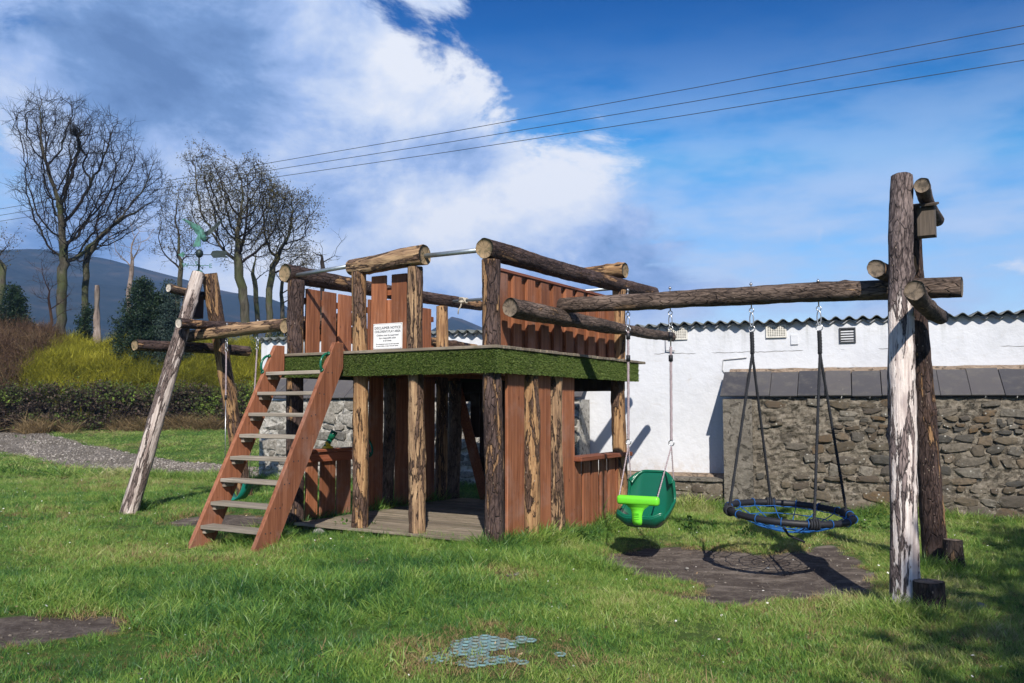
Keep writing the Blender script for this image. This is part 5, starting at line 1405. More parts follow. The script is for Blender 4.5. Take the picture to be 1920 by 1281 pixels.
def make_grass(name, n, y0, y1, seed, base_s, farmode=False):
    X, Y = lawn_points(n, y0, y1, seed); r = np.random.default_rng(seed + 1); b = bare(X, Y)
    keep = r.uniform(size=len(X)) > np.clip(b * 1.25, 0, 1) ** .8; X, Y, b = X[keep], Y[keep], b[keep]
    tf = tall_field(X, Y) * (1 - np.clip(b * 1.6, 0, 1)); N = len(X); pn = pnoise(X, Y, 2.2, 21); pn2 = pnoise(X, Y, 6.5, 22); pn3 = pnoise(X, Y, 1.0, 23)
    tall = r.uniform(size=N) < np.clip(tf * .8 + .06 + .35 * np.clip(pn2 - .25, 0, 1), 0, 1)
    dry = (r.uniform(size=N) < np.clip(.07 + .6 * (b > .03) * (b < .85) + .60 * np.clip(pn3 * 1.4 + .3 * pn2, 0, 1), 0, .8)) & ~tall
    pick = np.where(tall, 7 + r.integers(0, 5, N), np.where(dry, 12 + r.integers(0, 3, N), r.integers(0, 7, N)))
    s = base_s * (1 + .35 * pn + .35 * pn2) * r.uniform(.75, 1.25, N) * np.where(tall, .75 + .85 * tf, 1) * (1 - .35 * np.clip(b, 0, 1))
    s = np.where(tall, s * .95, .84 * s * (1 + .70 * np.clip(pnoise(X, Y, 4.0, 27) * 1.5, -.8, .8))); s = np.clip(s, .35, 2.6)
    # bluer grass low at left with vignette darkening put into its tint, yellower to the right of the swings
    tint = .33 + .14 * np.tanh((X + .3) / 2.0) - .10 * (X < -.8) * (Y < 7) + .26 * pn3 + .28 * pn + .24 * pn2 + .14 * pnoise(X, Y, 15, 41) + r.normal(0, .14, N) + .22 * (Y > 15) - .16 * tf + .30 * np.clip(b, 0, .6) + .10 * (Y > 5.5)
    rot = np.stack([r.normal(0, .20, N) + .35 * pnoise(X, Y, 5, 28), r.normal(0, .20, N) + .35 * pnoise(X, Y, 5, 29), r.uniform(0, 2 * pi, N)], 1)
    wide = np.where(tall, .9, 1.0) * (1.0 if not farmode else 1.9)
    scl = np.stack([s * wide, s * wide, s * (1.0 if not farmode else .95)], 1)
    Z = hz(X, Y) - .004 - .012 * b
    scatter(name, gv, np.stack([X, Y, Z], 1), rot, scl, tint, pick, (M_GRASS, M_DRY))
make_grass('grass', 58000, 2.9, 9.0, 31, 1.0)
make_grass('grass', 46000, 9.0, 16.0, 33, 1.15)
make_grass('far_grass', 34000, 16.0, 33.0, 35, 1.15, True)

# ---- loose stones on the gravel track and bare earth
def pebble_var(seed):
    V, Fc = stone_shape(seed); V = np.array(V); V = np.stack([V[:, 0], V[:, 2] * .9, -V[:, 1] * .42 - .05], 1)
    T = []
    for f in Fc:
        for k in range(1, len(f) - 1): T.append((f[0], f[k], f[k + 1]))
    return V, np.array(T), np.zeros(len(V)), 0
m, t = newmat('loose_stone'); ti = t.n('ShaderNodeAttribute', attribute_name='tint', attribute_type='INSTANCER').outputs['Fac']
out(t, t.ramp(ti, [(0, (.08, .068, .056)), (.5, (.21, .185, .16)), (1, (.42, .39, .35))]), .9, None, spec=.2); M_PEB = m
r = np.random.default_rng(77); N = 14000; k = r.uniform(0, len(up_) - 1.001, N); i0 = k.astype(int); f = (k - i0)[:, None]; g = r.uniform(-.04, 1.04, N)[:, None]
Pp = (PATHU[i0] * (1 - f) + PATHU[i0 + 1] * f) * (1 - g) + (PATHL[i0] * (1 - f) + PATHL[i0 + 1] * f) * g
s = r.lognormal(-3.8, .45, N).clip(.01, .07)
scatter('track_stones', [pebble_var(k) for k in range(4)], np.stack([Pp[:, 0], Pp[:, 1], hz(Pp[:, 0], Pp[:, 1]) + .012], 1), np.stack([r.normal(0, .2, N), r.normal(0, .2, N), r.uniform(0, 6.3, N)], 1), np.outer(s, [1, 1, 1]), np.clip(r.normal(.5, .25, N) + .3 * pnoise(Pp[:, 0], Pp[:, 1], .8, 5), 0, 1), r.integers(0, 4, N), (M_PEB,))
X, Y = lawn_points(60000, 3.2, 9.5, 78); b = bare(X, Y); kp = (b > .55) & (r.uniform(size=len(X)) < .25); X, Y = X[kp], Y[kp]; N = len(X)
s = r.lognormal(-4.9, .5, N).clip(.004, .022)
scatter('earth_crumbs', [pebble_var(k) for k in range(4)], np.stack([X, Y, hz(X, Y) - .012], 1), np.stack([r.normal(0, .3, N), r.normal(0, .3, N), r.uniform(0, 6.3, N)], 1), np.outer(s, [1, 1, 1]), np.clip(r.normal(.22, .2, N), 0, 1), r.integers(0, 4, N), (M_PEB,))

# ---- dead leaves and tiny daisies in the lawn
lv = []
for k in range(3):
    V, Fc, A = leaves(1, .001, .034, 900 + k, .2, .3); V = V - V.mean(0); V[:, 2] *= .35; lv.append((V, Fc, A, 0))
a_ = np.linspace(0, 2 * pi, 8)[:-1]; dz = np.concatenate([np.stack([.008 * np.cos(a_), .008 * np.sin(a_), .03 + 0 * a_], 1), [[0, 0, .033]]]); lv.append((dz, np.array([(i, (i + 1) % 7, 7) for i in range(7)]), np.zeros(8), 1))
m, t = newmat('dead_leaf'); ti = t.n('ShaderNodeAttribute', attribute_name='tint', attribute_type='INSTANCER').outputs['Fac']
out(t, t.ramp(ti, [(0, (.10, .06, .035)), (.6, (.28, .19, .11)), (1, (.42, .34, .22))]), .8, None, spec=.2); M_DEAD = m
X, Y = lawn_points(1500, 3.2, 15.0, 92); r = np.random.default_rng(93); N = len(X); dz_ = r.uniform(size=N) < .3
scatter('lawn_litter', lv, np.stack([X, Y, hz(X, Y) + r.uniform(.008, .035, N)], 1), np.stack([r.normal(0, .4, N), r.normal(0, .4, N), r.uniform(0, 6.3, N)], 1), np.outer(r.uniform(.6, 1.3, N), [1, 1, 1]), r.uniform(0, 1, N), np.where(dz_, 3, r.integers(0, 3, N)), (M_DEAD, flatmat('daisy_white', (.7, .7, .66), .7)))

# ---- broad leaved weeds by the den and wall
M_WEED = leafmat('weed_leaves', [(.0, (.02, .06, .015)), (.5, (.06, .14, .025)), (1.0, (.13, .22, .05))], .5, .35, 1.0)
wv_ = [(*leaves(38, .14, .05, 400 + s, .5, 1.2, 6), 0) for s in range(3)]
pp = []
for px, py, n_, sp_ in ((1085, 1010, 5, .16), (1010, 1025, 3, .12), (1130, 985, 3, .12), (510, 895, 6, .25), (525, 880, 5, .2), (1600, 985, 5, .2), (1655, 968, 4, .2), (1380, 1000, 3, .2), (1300, 985, 3, .25), (640, 1010, 2, .1)):
    p = G(px, py, -.06)
    for k in range(n_): pp.append((p.x + rng.normal(0, sp_), p.y + abs(rng.normal(0, sp_ * .5))))
pp = np.array(pp); N = len(pp)
scatter('weeds', wv_, np.stack([pp[:, 0], pp[:, 1], hz(pp[:, 0], pp[:, 1])], 1), np.stack([np.zeros(N), np.zeros(N), rng.uniform(0, 6.28, N)], 1), np.outer(rng.uniform(.5, 1.1, N), [1, 1, 1]), rng.uniform(0, 1, N), rng.integers(0, 3, N), (M_WEED,))

# ---- the bank of yellow green broom with brambles in front
m, t = newmat('brown_leaf_litter'); gp = t.n('ShaderNodeNewGeometry').outputs['Position']; n_a = t.noise(gp, 4.0, 6.0, .7)
out(t, t.mix(n_a, (.018, .014, .010), (.06, .05, .028)), .95, n_a, .8, .05); M_LITTER = m
def bank_top(x, y): return 0
HEDGE_D = 30.0
def front_y_(x): return 30.2 + .5 * np.sin(x * .45) + .10 * (x + 12)
BX0, BX1 = -26.0, 2.0
V = []; Fc = []; nxk = 60; prf = [(0, 0), (.5, .8), (1.3, 1.8), (2.6, 2.9), (4.2, 3.5), (7, 3.6), (14, 2.6)]
for i in range(nxk + 1):
    x = BX0 + (BX1 - BX0) * i / nxk
    for (dy, dz) in prf: V.append((x, float(front_y_(x)) + dy, .35 + dz * .86 + .22 * noise.noise(Vector((x * .5, dy * .6, 2)))))
k_ = len(prf)
for i in range(nxk):
    for j in range(k_ - 1): Fc.append((i * k_ + j, (i + 1) * k_ + j, (i + 1) * k_ + j + 1, i * k_ + j + 1))
put(mesh_from('hedge_bank', V, Fc, (M_LITTER,), None, True), 'hedge_bank', kind='structure')
M_BROOM = leafmat('broom_twigs', [(.0, (.035, .040, .012)), (.3, (.14, .145, .016)), (.55, (.31, .30, .024)), (1.0, (.54, .49, .07))], .7, .3, .35, .2, 2.0, .5)
M_BRAM = leafmat('bramble_leaves', [(.0, (.030, .022, .019)), (.28, (.13, .092, .072)), (.45, (.06, .07, .028)), (.7, (.12, .185, .03)), (1.0, (.28, .39, .07))], .7, .3, .8, .2, 2.5, .6)
M_TWIG = leafmat('brown_twigs', [(.0, (.035, .020, .014)), (.5, (.13, .080, .050)), (1.0, (.26, .19, .10))], .85, .1, .5, .1, 2.5, .6)
bv = [(*blades(90, .34, .16, .50, .012, .75, .30, 500 + s, 2), 0) for s in range(6)]
def bank_z(dy): return np.interp(dy, [p[0] for p in prf], [p[1] for p in prf]) * .86 + .35
r = np.random.default_rng(55)
def topline(X):
    """height of the growth above the bank, so that the outline follows the photograph"""
    return 1.0 + .12 * pnoise(X, X * 0, 1.5, 61)
N = 13000; X = r.uniform(BX0, BX1, N); dy = r.uniform(.4, 5.0, N) ** 1.0; Y = front_y_(X) + dy
rise = .05 + .75 * r.uniform(0, 1, N)
Z = bank_z(dy) + rise * .62 * topline(X) - .15 + .40 * np.clip(pnoise(X, Y, 2.2, 62), -1, 1)
edge = X > (-17.8 + .8 * pnoise(Z, Y, 1.2, 63)) 
low = Z < 1.2 + .45 * pnoise(X, Y, .9, 64) + .45 * r.normal(0, 1, N) * .5
keep = edge & ~low; 
N = keep.sum(); tn = .46 + .20 * np.clip((Z[keep] - 2.6) / 1.6, -1, 1) + .55 * pnoise(X[keep] * 2.6, Z[keep] * 4, 1.2, 67) + .25 * pnoise(X[keep], Z[keep] * 2 + Y[keep], 1.6, 65) + r.normal(0, .10, N)
scatter('broom_thicket', bv, np.stack([X, Y, Z], 1)[keep], np.stack([r.normal(-.15, .3, N), r.normal(.2, .3, N), r.uniform(0, 6.28, N)], 1), np.outer(r.uniform(.7, 1.3, N), [1, 1, 1]), tn, r.integers(0, 6, N), (M_BROOM,))
kb = [(*leaves(46, .42, .085, 600 + s, .2, 1.0, 34), 0) for s in range(6)]
N = 8200; X = r.uniform(BX0, BX1, N); dy = r.uniform(-.15, 2.2, N); Y = front_y_(X) + dy
Z = np.minimum(bank_z(np.maximum(dy, 0)) - .05 + r.uniform(-.3, .3, N), 1.7 + .7 * pnoise(X, Y, .9, 71)); Z = np.maximum(Z, .55)
Z = np.where(dy < .35, r.uniform(.45, 1.9, N), Z)
green = .25 * (Z > 1.3) + pnoise(X, Z * 1.5, 1.6, 72) + .45 * ((X > -9.5) & (Z > 1.5))
tn = .30 + 1.0 * np.clip(green - .10, -.3, 1) + .35 * pnoise(X * 3, Z * 5 + Y, 1.1, 75) + r.normal(0, .18, N)
scatter('bramble_hedge', kb, np.stack([X, Y, Z], 1), np.stack([r.normal(0, .4, N), r.normal(0, .4, N), r.uniform(0, 6.28, N)], 1), np.outer(r.uniform(.6, 1.2, N), [1, 1, 1]), tn, r.integers(0, 6, N), (M_BRAM,))
tv = [(*blades(70, .30, .3, .75, .010, .55, .3, 700 + s, 2), 0) for s in range(4)] + [(*leaves(50, .4, .045, 720 + s, .2, 1.0, 30), 0) for s in range(3)]
N = 3200; X = r.uniform(BX0, -17.2, N); dy = r.uniform(.1, 4.5, N); Y = front_y_(X) + dy
Z = bank_z(dy) + r.uniform(0, 1, N) * (.4 + .9 * np.clip(1 - np.abs(X + 19.5) / 4, 0, 1))
tn = r.normal(.5, .2, N)
scatter('brown_thicket', tv, np.stack([X, Y, Z], 1), np.stack([r.normal(0, .4, N), r.normal(0, .4, N), r.uniform(0, 6.28, N)], 1), np.outer(r.uniform(.7, 1.2, N), [1, 1, 1]), tn, r.integers(0, 7, N), (M_TWIG,))
dv = [(*blades(46, .14, .25, .55, .012, .6, .55, 800 + s, 3), 0) for s in range(4)]
N = 1500; X = r.uniform(BX0, BX1, N); Y = front_y_(X) - r.uniform(-.1, .75, N)
kp = pnoise(X, Y, 1.6, 81) > -.05; X, Y = X[kp], Y[kp]; N = len(X)
scatter('dry_verge_grass', dv, np.stack([X, Y, hz(X, Y)], 1), np.stack([r.normal(0, .2, N), r.normal(0, .2, N), r.uniform(0, 6.28, N)], 1), np.outer(r.uniform(.5, 1.7, N), [1, 1, 1]), np.clip(r.normal(.3, .3, N), 0, 1), r.integers(0, 4, N), (M_DRY,))

# ================================================================== TREES
def tree_bark(name, c1, c2, c3, moss):
    m, t = newmat(name); gp = t.n('ShaderNodeNewGeometry').outputs['Position']
    n1_ = t.noise(t.mapping(gp, (6, 6, 1.5)), 1.0, 5.0, .65); n2_ = t.noise(gp, 1.1, 4.0, .6)
    c = t.ramp(n1_, [(.3, c1), (.5, c2), (.72, c3)]); c = t.mix(t.ss(n2_, .46, .62, 0, .7), c, moss)
    out(t, c, .9, n1_, .8, .04, spec=.1); return m
TB_GREY = tree_bark('grey_green_bark', (.026, .022, .017), (.075, .068, .050), (.14, .125, .095), (.060, .075, .028))
TB_DARK = tree_bark('dark_twig_bark', (.010, .008, .008), (.022, .018, .017), (.045, .037, .034), (.022, .024, .016))
TB_PALE = tree_bark('bleached_dead_wood', (.08, .06, .05), (.22, .175, .15), (.36, .30, .265), (.14, .12, .095))
M_BUD = leafmat('spring_buds', [(.0, (.08, .065, .025)), (.5, (.19, .18, .055)), (1.0, (.22, .21, .07))], .7, .3, 1.0, .15, 3.0, .5)
def colonize(start, att, step, infl, kill, maxit, rs):
    nodes = [np.array(p, float) for p in start]; par = [-1] + list(range(len(start) - 1)); A = att.copy()
    NP = np.array(nodes); d = np.linalg.norm(A[:, None, :] - NP[None], axis=2); near = d.argmin(1); nd = d.min(1)
    for it in range(maxit):
        if len(A) == 0: break
        act = nd < infl
        if not act.any():
            act = nd <= nd.min() * 1.05
        idx = near[act]; dirs = A[act] - np.array(nodes)[idx]; dirs /= np.linalg.norm(dirs, axis=1)[:, None] + 1e-9
        new = []; newp = []
        u, inv = np.unique(idx, return_inverse=True); S = np.zeros((len(u), 3)); np.add.at(S, inv, dirs)
        for k, q in enumerate(u):
            v_ = S[k] / (np.linalg.norm(S[k]) + 1e-9) + rs.normal(0, .13, 3) + np.array([0, 0, .16])
            if par[q] >= 0:
                pv = nodes[q] - nodes[par[q]]; pv = pv / (np.linalg.norm(pv) + 1e-9); v_ = v_ + .35 * pv
            v_ /= np.linalg.norm(v_); new.append(nodes[q] + v_ * step); newp.append(int(q))
        b = len(nodes); nodes += new; par += newp
        NN = np.array(new); d = np.linalg.norm(A[:, None, :] - NN[None], axis=2); m_ = d.min(1); am = d.argmin(1) + b
        better = m_ < nd; nd = np.where(better, m_, nd); near = np.where(better, am, near)
        keep = nd > kill; A = A[keep]; nd = nd[keep]; near = near[keep]
    return np.array(nodes), np.array(par)
def tree(name, label, base, trunk, poly, D, r0, natt, seed, cat='tree', barks=(None, None), step=.38, twig=1.0, buds=0, group=None, depth_k=.75, tipr=.009, twl=.55, budsz=.07):
    """base/trunk in picture px at distance D; crown outline poly in px"""
    rs = np.random.default_rng(seed); rr_ = random.Random(seed)
    ctr = at(base[0], base[1], D); gz = hz1(ctr.x, min(ctr.y, 40)); gz = min(ctr.z, 3.0)
    b0 = np.array([ctr.x, D, .3])
    root = thing(name, label, cat, (b0[0], b0[1], b0[2]), 0, group or 'trees beyond the hedge')
    start = [b0 * 0]
    tp = [np.array(at(px, py, D)) - b0 for px, py in trunk]
    pts = [np.zeros(3)]
    prev = pts[0]
    for q in tp:
        q = q + np.array([0, rs.normal(0, .15), 0]); L = np.linalg.norm(q - prev); n_ = max(1, int(L / (step * 1.3)))
        for k in range(1, n_ + 1): pts.append(prev + (q - prev) * k / n_ + rs.normal(0, .03, 3) * (k < n_))
        prev = q
    poly = np.array(poly, float); x0, y0 = poly.min(0); x1, y1 = poly.max(0); A = []
    while len(A) < natt:
        px = rs.uniform(x0, x1, natt); py = rs.uniform(y0, y1, natt); ins = inside(poly, px, py)
        dd = segdist(poly, px, py)
        for a, b_, i_, d_ in zip(px, py, ins, dd):
            if not i_: continue
            # crown depth follows how far inside the outline the point is
            dep = depth_k * (min(d_, 90) ** .75 * 90 ** .25) / F_PX * D * 1.6
            q = np.array(at(a, b_, D)) - b0; q[1] += rs.uniform(-1, 1) * dep; A.append(q)
    A = np.array(A[:natt])
    nd, par = colonize(pts, A, step, 3.2 * step * 2.2, step * 1.25, 130, rs)
    n = len(nd); ch = [[] for _ in range(n)]
    for i, p in enumerate(par):
        if p >= 0: ch[p].append(i)
    w_ = np.zeros(n)
    for i in range(n - 1, -1, -1):
        w_[i] = tipr ** 2.3 if not ch[i] else sum(w_[c] for c in ch[i])
    cnt = np.zeros(n)
    for i in range(n - 1, -1, -1): cnt[i] = 1 if not ch[i] else sum(cnt[c] for c in ch[i])
    rad = tipr * .8 * cnt ** (math.log(r0 / (tipr * .8)) / math.log(max(cnt[0], 2)))
    rad[:len(pts)] = np.maximum(rad[:len(pts)], r0 * np.linspace(1.12, .8, len(pts)))
    big = MB(); small = MB(); stack = [(0, None)]
    nd = nd + np.where((rad < .10)[:, None], rs.normal(0, .028, nd.shape), rs.normal(0, .015, nd.shape)); nd[0] = 0
    def sides(r): return 9 if r > .12 else (6 if r > .05 else (4 if r > .022 else 3))
    while stack:
        i, frm = stack.pop(); chain = [i] if frm is None else [frm, i]
        while ch[chain[-1]]:
            c = sorted(ch[chain[-1]], key=lambda q: -rad[q]); 
            for o in c[1:]: stack.append((o, chain[-1]))
            chain.append(c[0])
        P = [nd[q] for q in chain]; R = [rad[q] for q in chain]
        if frm is not None: R[0] = min(R[0], R[1] * 1.25)
        s = sides(R[0]); tgt = big if R[0] > .10 else small
        tgt.add(tube(P, R, s, cap=(s > 5)))
    ends = [i for i in range(len(pts), n) if rad[i] < .045]
    budp = []
    for i in ends:
        pv = nd[i] - nd[par[i]]; pv = pv / (np.linalg.norm(pv) + 1e-9)
        k = 3 if not ch[i] else 1
        for _ in range(k):
            if rr_.random() > twig: continue
            d_ = pv + rs.normal(0, .62, 3) + np.array([0, 0, .18]); d_ /= np.linalg.norm(d_); L = twl * rr_.uniform(.5, 1.3)
            p1 = nd[i] + d_ * L * .5 + rs.normal(0, .03, 3); p2 = p1 + (d_ + rs.normal(0, .3, 3) + np.array([0, 0, .12])) * L * .5
            rt = min(rad[i] * .7, .010); small.add(tube([nd[i], p1, p2], [rt, rt * .8, rt * .35], 3, cap=False))
            for e in range(2):
                d2 = d_ + rs.normal(0, .7, 3); d2 /= np.linalg.norm(d2); s_ = nd[i] + (p1 - nd[i]) * rr_.uniform(.4, 1.0) if e == 0 else p1
                p3 = s_ + d2 * L * .55; small.add(tube([s_, (s_ + p3) / 2 + rs.normal(0, .02, 3), p3], [rt * .7, rt * .6, rt * .3], 3, cap=False)); budp.append(p3)
            budp.append(p2)
    put(big.mesh((barks[0],), True), 'trunk', root)
    put(small.mesh((barks[1],), False), 'crown', root)
    if buds and budp:
        budp = np.array(budp); q = budp[rs.integers(0, len(budp), buds)] + rs.normal(0, .10, (buds, 3)); u = rs.normal(0, 1, (buds, 3)); u /= np.linalg.norm(u, axis=1)[:, None]
        v_ = np.cross(u, rs.normal(0, 1, (buds, 3))); v_ /= np.linalg.norm(v_, axis=1)[:, None]; s = (budsz * rs.uniform(.5, 1.2, buds))[:, None]
        V = np.concatenate([q, q + u * s + v_ * s * .4, q + u * s - v_ * s * .4]); ar = np.arange(buds)
        put(fast_mesh('buds', V, [np.stack([ar, ar + buds, ar + 2 * buds], 1)], (M_BUD,)), 'buds', root)
    return root
BK = (TB_GREY, TB_DARK)
tree('bare_tree', 'tallest bare tree with a wide fan shaped crown, far left', (113, 640), [(114, 600), (118, 550), (119, 505)],
     [(12, 225), (50, 190), (80, 178), (130, 182), (160, 195), (200, 215), (240, 235), (255, 275), (290, 300), (318, 330), (300, 365), (270, 380), (270, 420), (230, 450), (190, 470), (160, 495), (130, 505), (100, 495), (70, 450), (45, 400), (22, 375), (40, 330), (50, 300), (22, 260)], 40, .22, 4200, 1, barks=BK, step=.27, tipr=.014, twl=.6)
tree('bare_tree', 'slim bare tree leaning against the tallest one, just right of its trunk', (160, 640), [(159, 600), (160, 540), (164, 480)],
     [(150, 470), (165, 420), (200, 400), (250, 380), (300, 350), (310, 400), (270, 440), (240, 450), (200, 470), (175, 480)], 41.5, .15, 700, 2, barks=BK, step=.34, tipr=.013)
tree('oak_tree', 'broad budding oak with the thickest greenish trunk behind the left swing frame', (457, 640), [(456, 590), (452, 540), (447, 500)],
     [(345, 300), (372, 282), (402, 283), (430, 305), (470, 300), (492, 312), (520, 345), (548, 360), (560, 400), (545, 440), (520, 455), (500, 500), (470, 480), (430, 500), (400, 470), (370, 440), (350, 400), (360, 350)], 38, .20, 3600, 3, barks=BK, step=.26, tipr=.013, buds=9000, twl=.5)
tree('oak_tree', 'second budding oak, its crown reaching furthest right towards the den', (506, 640), [(507, 590), (505, 545), (512, 500)],
     [(480, 340), (520, 345), (560, 362), (592, 388), (598, 405), (580, 440), (585, 480), (600, 520), (560, 530), (530, 500), (500, 480), (480, 440), (470, 400)], 39.5, .15, 2200, 4, barks=BK, step=.28, tipr=.013, buds=5000, twl=.55)
tree('bare_tree', 'fine branched budding tree with hazy crown left of the weathervane', (333, 640), [(332, 590), (334, 540), (338, 490)],
     [(292, 380), (320, 350), (350, 340), (370, 380), (360, 440), (380, 480), (350, 500), (320, 500), (288, 480), (300, 430)], 42, .12, 900, 5, barks=BK, step=.32, tipr=.012, buds=2500)
tree('bare_tree', 'slender bare tree between the two budding oaks', (480, 640), [(481, 590), (478, 540)],
     [(440, 480), (465, 440), (500, 450), (520, 500), (500, 530), (460, 525)], 43, .12, 240, 6, barks=BK, step=.36, tipr=.010)
tree('bare_tree', 'thin pale trunked bare tree nearest the den corner post', (528, 640), [(530, 590), (527, 530)],
     [(500, 520), (520, 480), (550, 470), (590, 480), (600, 530), (570, 560), (535, 550)], 41, .10, 300, 7, barks=BK, step=.36, tipr=.010)
tree('bare_tree', 'small crooked bare tree showing above the den left rail', (608, 640), [(607, 560), (609, 505)],
     [(572, 455), (590, 450), (612, 478), (640, 440), (650, 438), (640, 470), (628, 495), (610, 505), (585, 490)], 36, .09, 90, 8, barks=(TB_DARK, TB_DARK), step=.30, twig=.35, tipr=.012)
tree('dead_tree', 'bleached dead forked tree between the tall bare tree and the oaks', (244, 640), [(244, 600), (245, 550), (243, 515)],
     [(200, 460), (215, 440), (232, 470), (238, 425), (250, 420), (262, 455), (285, 425), (292, 440), (275, 470), (255, 515), (235, 515)], 36, .10, 110, 9, barks=(TB_PALE, TB_PALE), step=.32, twig=.5, tipr=.014)
tree('bare_tree', 'dark bare tree cut off by the left edge of the view', (2, 640), [(3, 560), (4, 500)],
     [(-60, 440), (-20, 430), (15, 440), (38, 455), (25, 475), (20, 520), (-10, 510), (-50, 500)], 37, .16, 380, 10, barks=BK, step=.34, tipr=.010, buds=600)
tree('bare_tree', 'low thin twiggy tree below the left side of the tallest crown', (96, 640), [(97, 600), (92, 560)],
     [(60, 500), (90, 480), (110, 520), (145, 540), (140, 600), (100, 590), (60, 560)], 35, .06, 220, 12, barks=(TB_DARK, M_TWIG), step=.30, tipr=.008, twl=.4)
# broken trunk
sg = thing('broken_trunk', 'pale broken tree trunk standing without branches above the broom', 'dead tree', (at(184, 640, 34).x, 34, .3))
put(log_mesh(at(184, 535, 34).z - .3, .20, .075, (TB_PALE, TB_PALE), 90, sides=14, lump=.35, bend=.10, step=.25, knots=2), 'trunk', sg)

def evergreen(name, label, px, D, pbase, ptop, wpx, seed, mat, n=900, shape='bush', barkm=None, group=None):
    """dark leafy mass made of separate leaf clumps round a stem"""
    rs = np.random.default_rng(seed); c = at(px, ptop, D); H_ = c.z - .3; R_ = wpx / 2 / F_PX * D; root = thing(name, label, 'evergreen', (c.x, D, .3), 0, group or 'evergreens beyond the hedge')
    tops = [(rs.uniform(-.55, .55), rs.uniform(.72, 1.0)) for _ in range(5)] + [(0, 1.0)]
    mb = MB(); P0 = Vector((0, 0, 0))
    mb.add(tube([(0, 0, -.1), (.05, 0, H_ * .5), (0, .05, H_ * .93)], [.11, .08, .02], 7))
    Vs, Fs, o_, As = [], [], 0, []
    cl = [leaves(34, .30, .085, seed * 10 + k, .35, 1.0, 8) for k in range(5)]
    for i in range(n):
        if shape == 'bush':
            tx, th = tops[rs.integers(0, len(tops))]; z = H_ * th * rs.uniform(.02, 1) ** .8; f = z / (H_ * th); rr = R_ * .62 * (1 - f ** 2.2) ** .6; cx = tx * R_ * .75
        else:
            z = H_ * rs.uniform(.02, 1); f = z / H_; rr = R_ * (1 - f) ** .8; cx = 0
        a = rs.uniform(0, 2 * pi); q = rr * rs.uniform(.45, 1.08); p = np.array([cx + q * cos(a), q * sin(a), z])
        if i % 14 == 0: mb.add(tube([(cx * .3, 0, z * .8), p], [.03, .008], 4, cap=False))
        V, Fc, A = cl[rs.integers(0, 5)]; an = rs.uniform(0, 2 * pi); s = rs.uniform(.6, 1.15); ca, sa = cos(an) * s, sin(an) * s
        W = np.stack([V[:, 0] * ca - V[:, 1] * sa, V[:, 0] * sa + V[:, 1] * ca, V[:, 2] * s], 1) + p; Vs.append(W); Fs.append(Fc + o_); o_ += len(W)
    put(mb.mesh((TB_DARK,)), 'stem', root)
    put(fast_mesh('foliage', np.concatenate(Vs), [np.concatenate(Fs)], (mat,)), 'foliage', root)
def evmat(name, a, b, c):
    m, t = newmat(name); gp = t.n('ShaderNodeNewGeometry').outputs['Position']; n_ = t.noise(gp, 1.4, 4.0, .65); n2 = t.noise(gp, 14.0, 2.0, .6)
    out(t, t.ramp(t.math('ADD', t.math('MULTIPLY', n_, .6), t.math('MULTIPLY', n2, .4)), [(.35, a), (.5, b), (.68, c)]), .55, None, spec=.25, transl=.2); return m
EVA = evmat('dark_holly_leaves', (.007, .017, .010), (.014, .033, .015), (.035, .060, .024))
EVB = evmat('blue_green_needles', (.015, .030, .026), (.035, .060, .048), (.08, .11, .085))
evergreen('holly_bush', 'largest dark evergreen bush below the dead forked tree', 262, 33, 640, 530, 190, 21, EVA, 1500)
evergreen('holly_bush', 'dark evergreen bush directly left of the broken trunk', 163, 34, 640, 575, 50, 22, EVA, 330)
evergreen('holly_bush', 'dark evergreen bush at the far left edge under the bare tree', 22, 33, 640, 538, 130, 23, EVA, 1000)
evergreen('pine_tree', 'blue green young pine between the dark bush and the left swing frame', 318, 32.6, 640, 535, 100, 24, EVB, 520)
evergreen('laurel_bush', 'bright leafed bush between the swing beam and the oaks', 480, 33.5, 640, 640, 60, 25, M_WEED, 150)
evergreen('holly_bush', 'low dark evergreen behind the swing beam near the corner post', 535, 34, 640, 598, 90, 26, EVA, 300)

# broad leafy tree behind the photographer on the right: its shade lies over the lower right corner of the lawn
rs = np.random.default_rng(91); RT = thing('shade_tree', 'broad leafy tree right of the lawn that shades its lower right corner', 'tree', (6.45, -4.0, -.1))
mb = MB(); mb.add(tube([(0, 0, -.2), (.1, .1, 2.2), (0, .1, 4.4)], [.34, .26, .18], 12))
n = 84000; q = []; CR = [((-.35, -.2, 6.2), 3.2), ((1.6, 2.2, 6.4), 3.1), ((-1.6, -2.4, 5.6), 2.6), ((2.8, -1.2, 6.0), 3.0)]
for (c, R_) in CR:
    mb.add(tube([(0, .1, 3.6), (c[0] * .5, c[1] * .5, 4.8), c], [.16, .10, .04], 8))
    d = rs.normal(0, 1, (n // 4, 3)); d /= np.linalg.norm(d, axis=1)[:, None]
    lump = 1 + .16 * np.sin(d[:, 0] * 5 + c[0]) * np.sin(d[:, 1] * 6 + 1) + .10 * np.sin(d[:, 2] * 9 + d[:, 0] * 7)
    q.append(np.array(c) + d * (R_ * lump * rs.uniform(.3, 1, n // 4) ** .45)[:, None] * np.array([1, 1, .8]))
q = np.concatenate(q); n = len(q); u = rs.normal(0, 1, (n, 3)); u /= np.linalg.norm(u, axis=1)[:, None]; v_ = np.cross(u, rs.normal(0, 1, (n, 3))); v_ /= np.linalg.norm(v_, axis=1)[:, None]
s = (.19 * rs.uniform(.6, 1.3, n))[:, None]; ar = np.arange(n)
put(mb.mesh((TB_GREY,), True), 'trunk', RT)
put(fast_mesh('crown', np.concatenate([q, q + u * s * .5 + v_ * s * .32, q + u * s, q + u * s * .5 - v_ * s * .32]), [np.stack([ar, ar + n, ar + 2 * n, ar + 3 * n], 1)], (EVA,)), 'crown', RT)

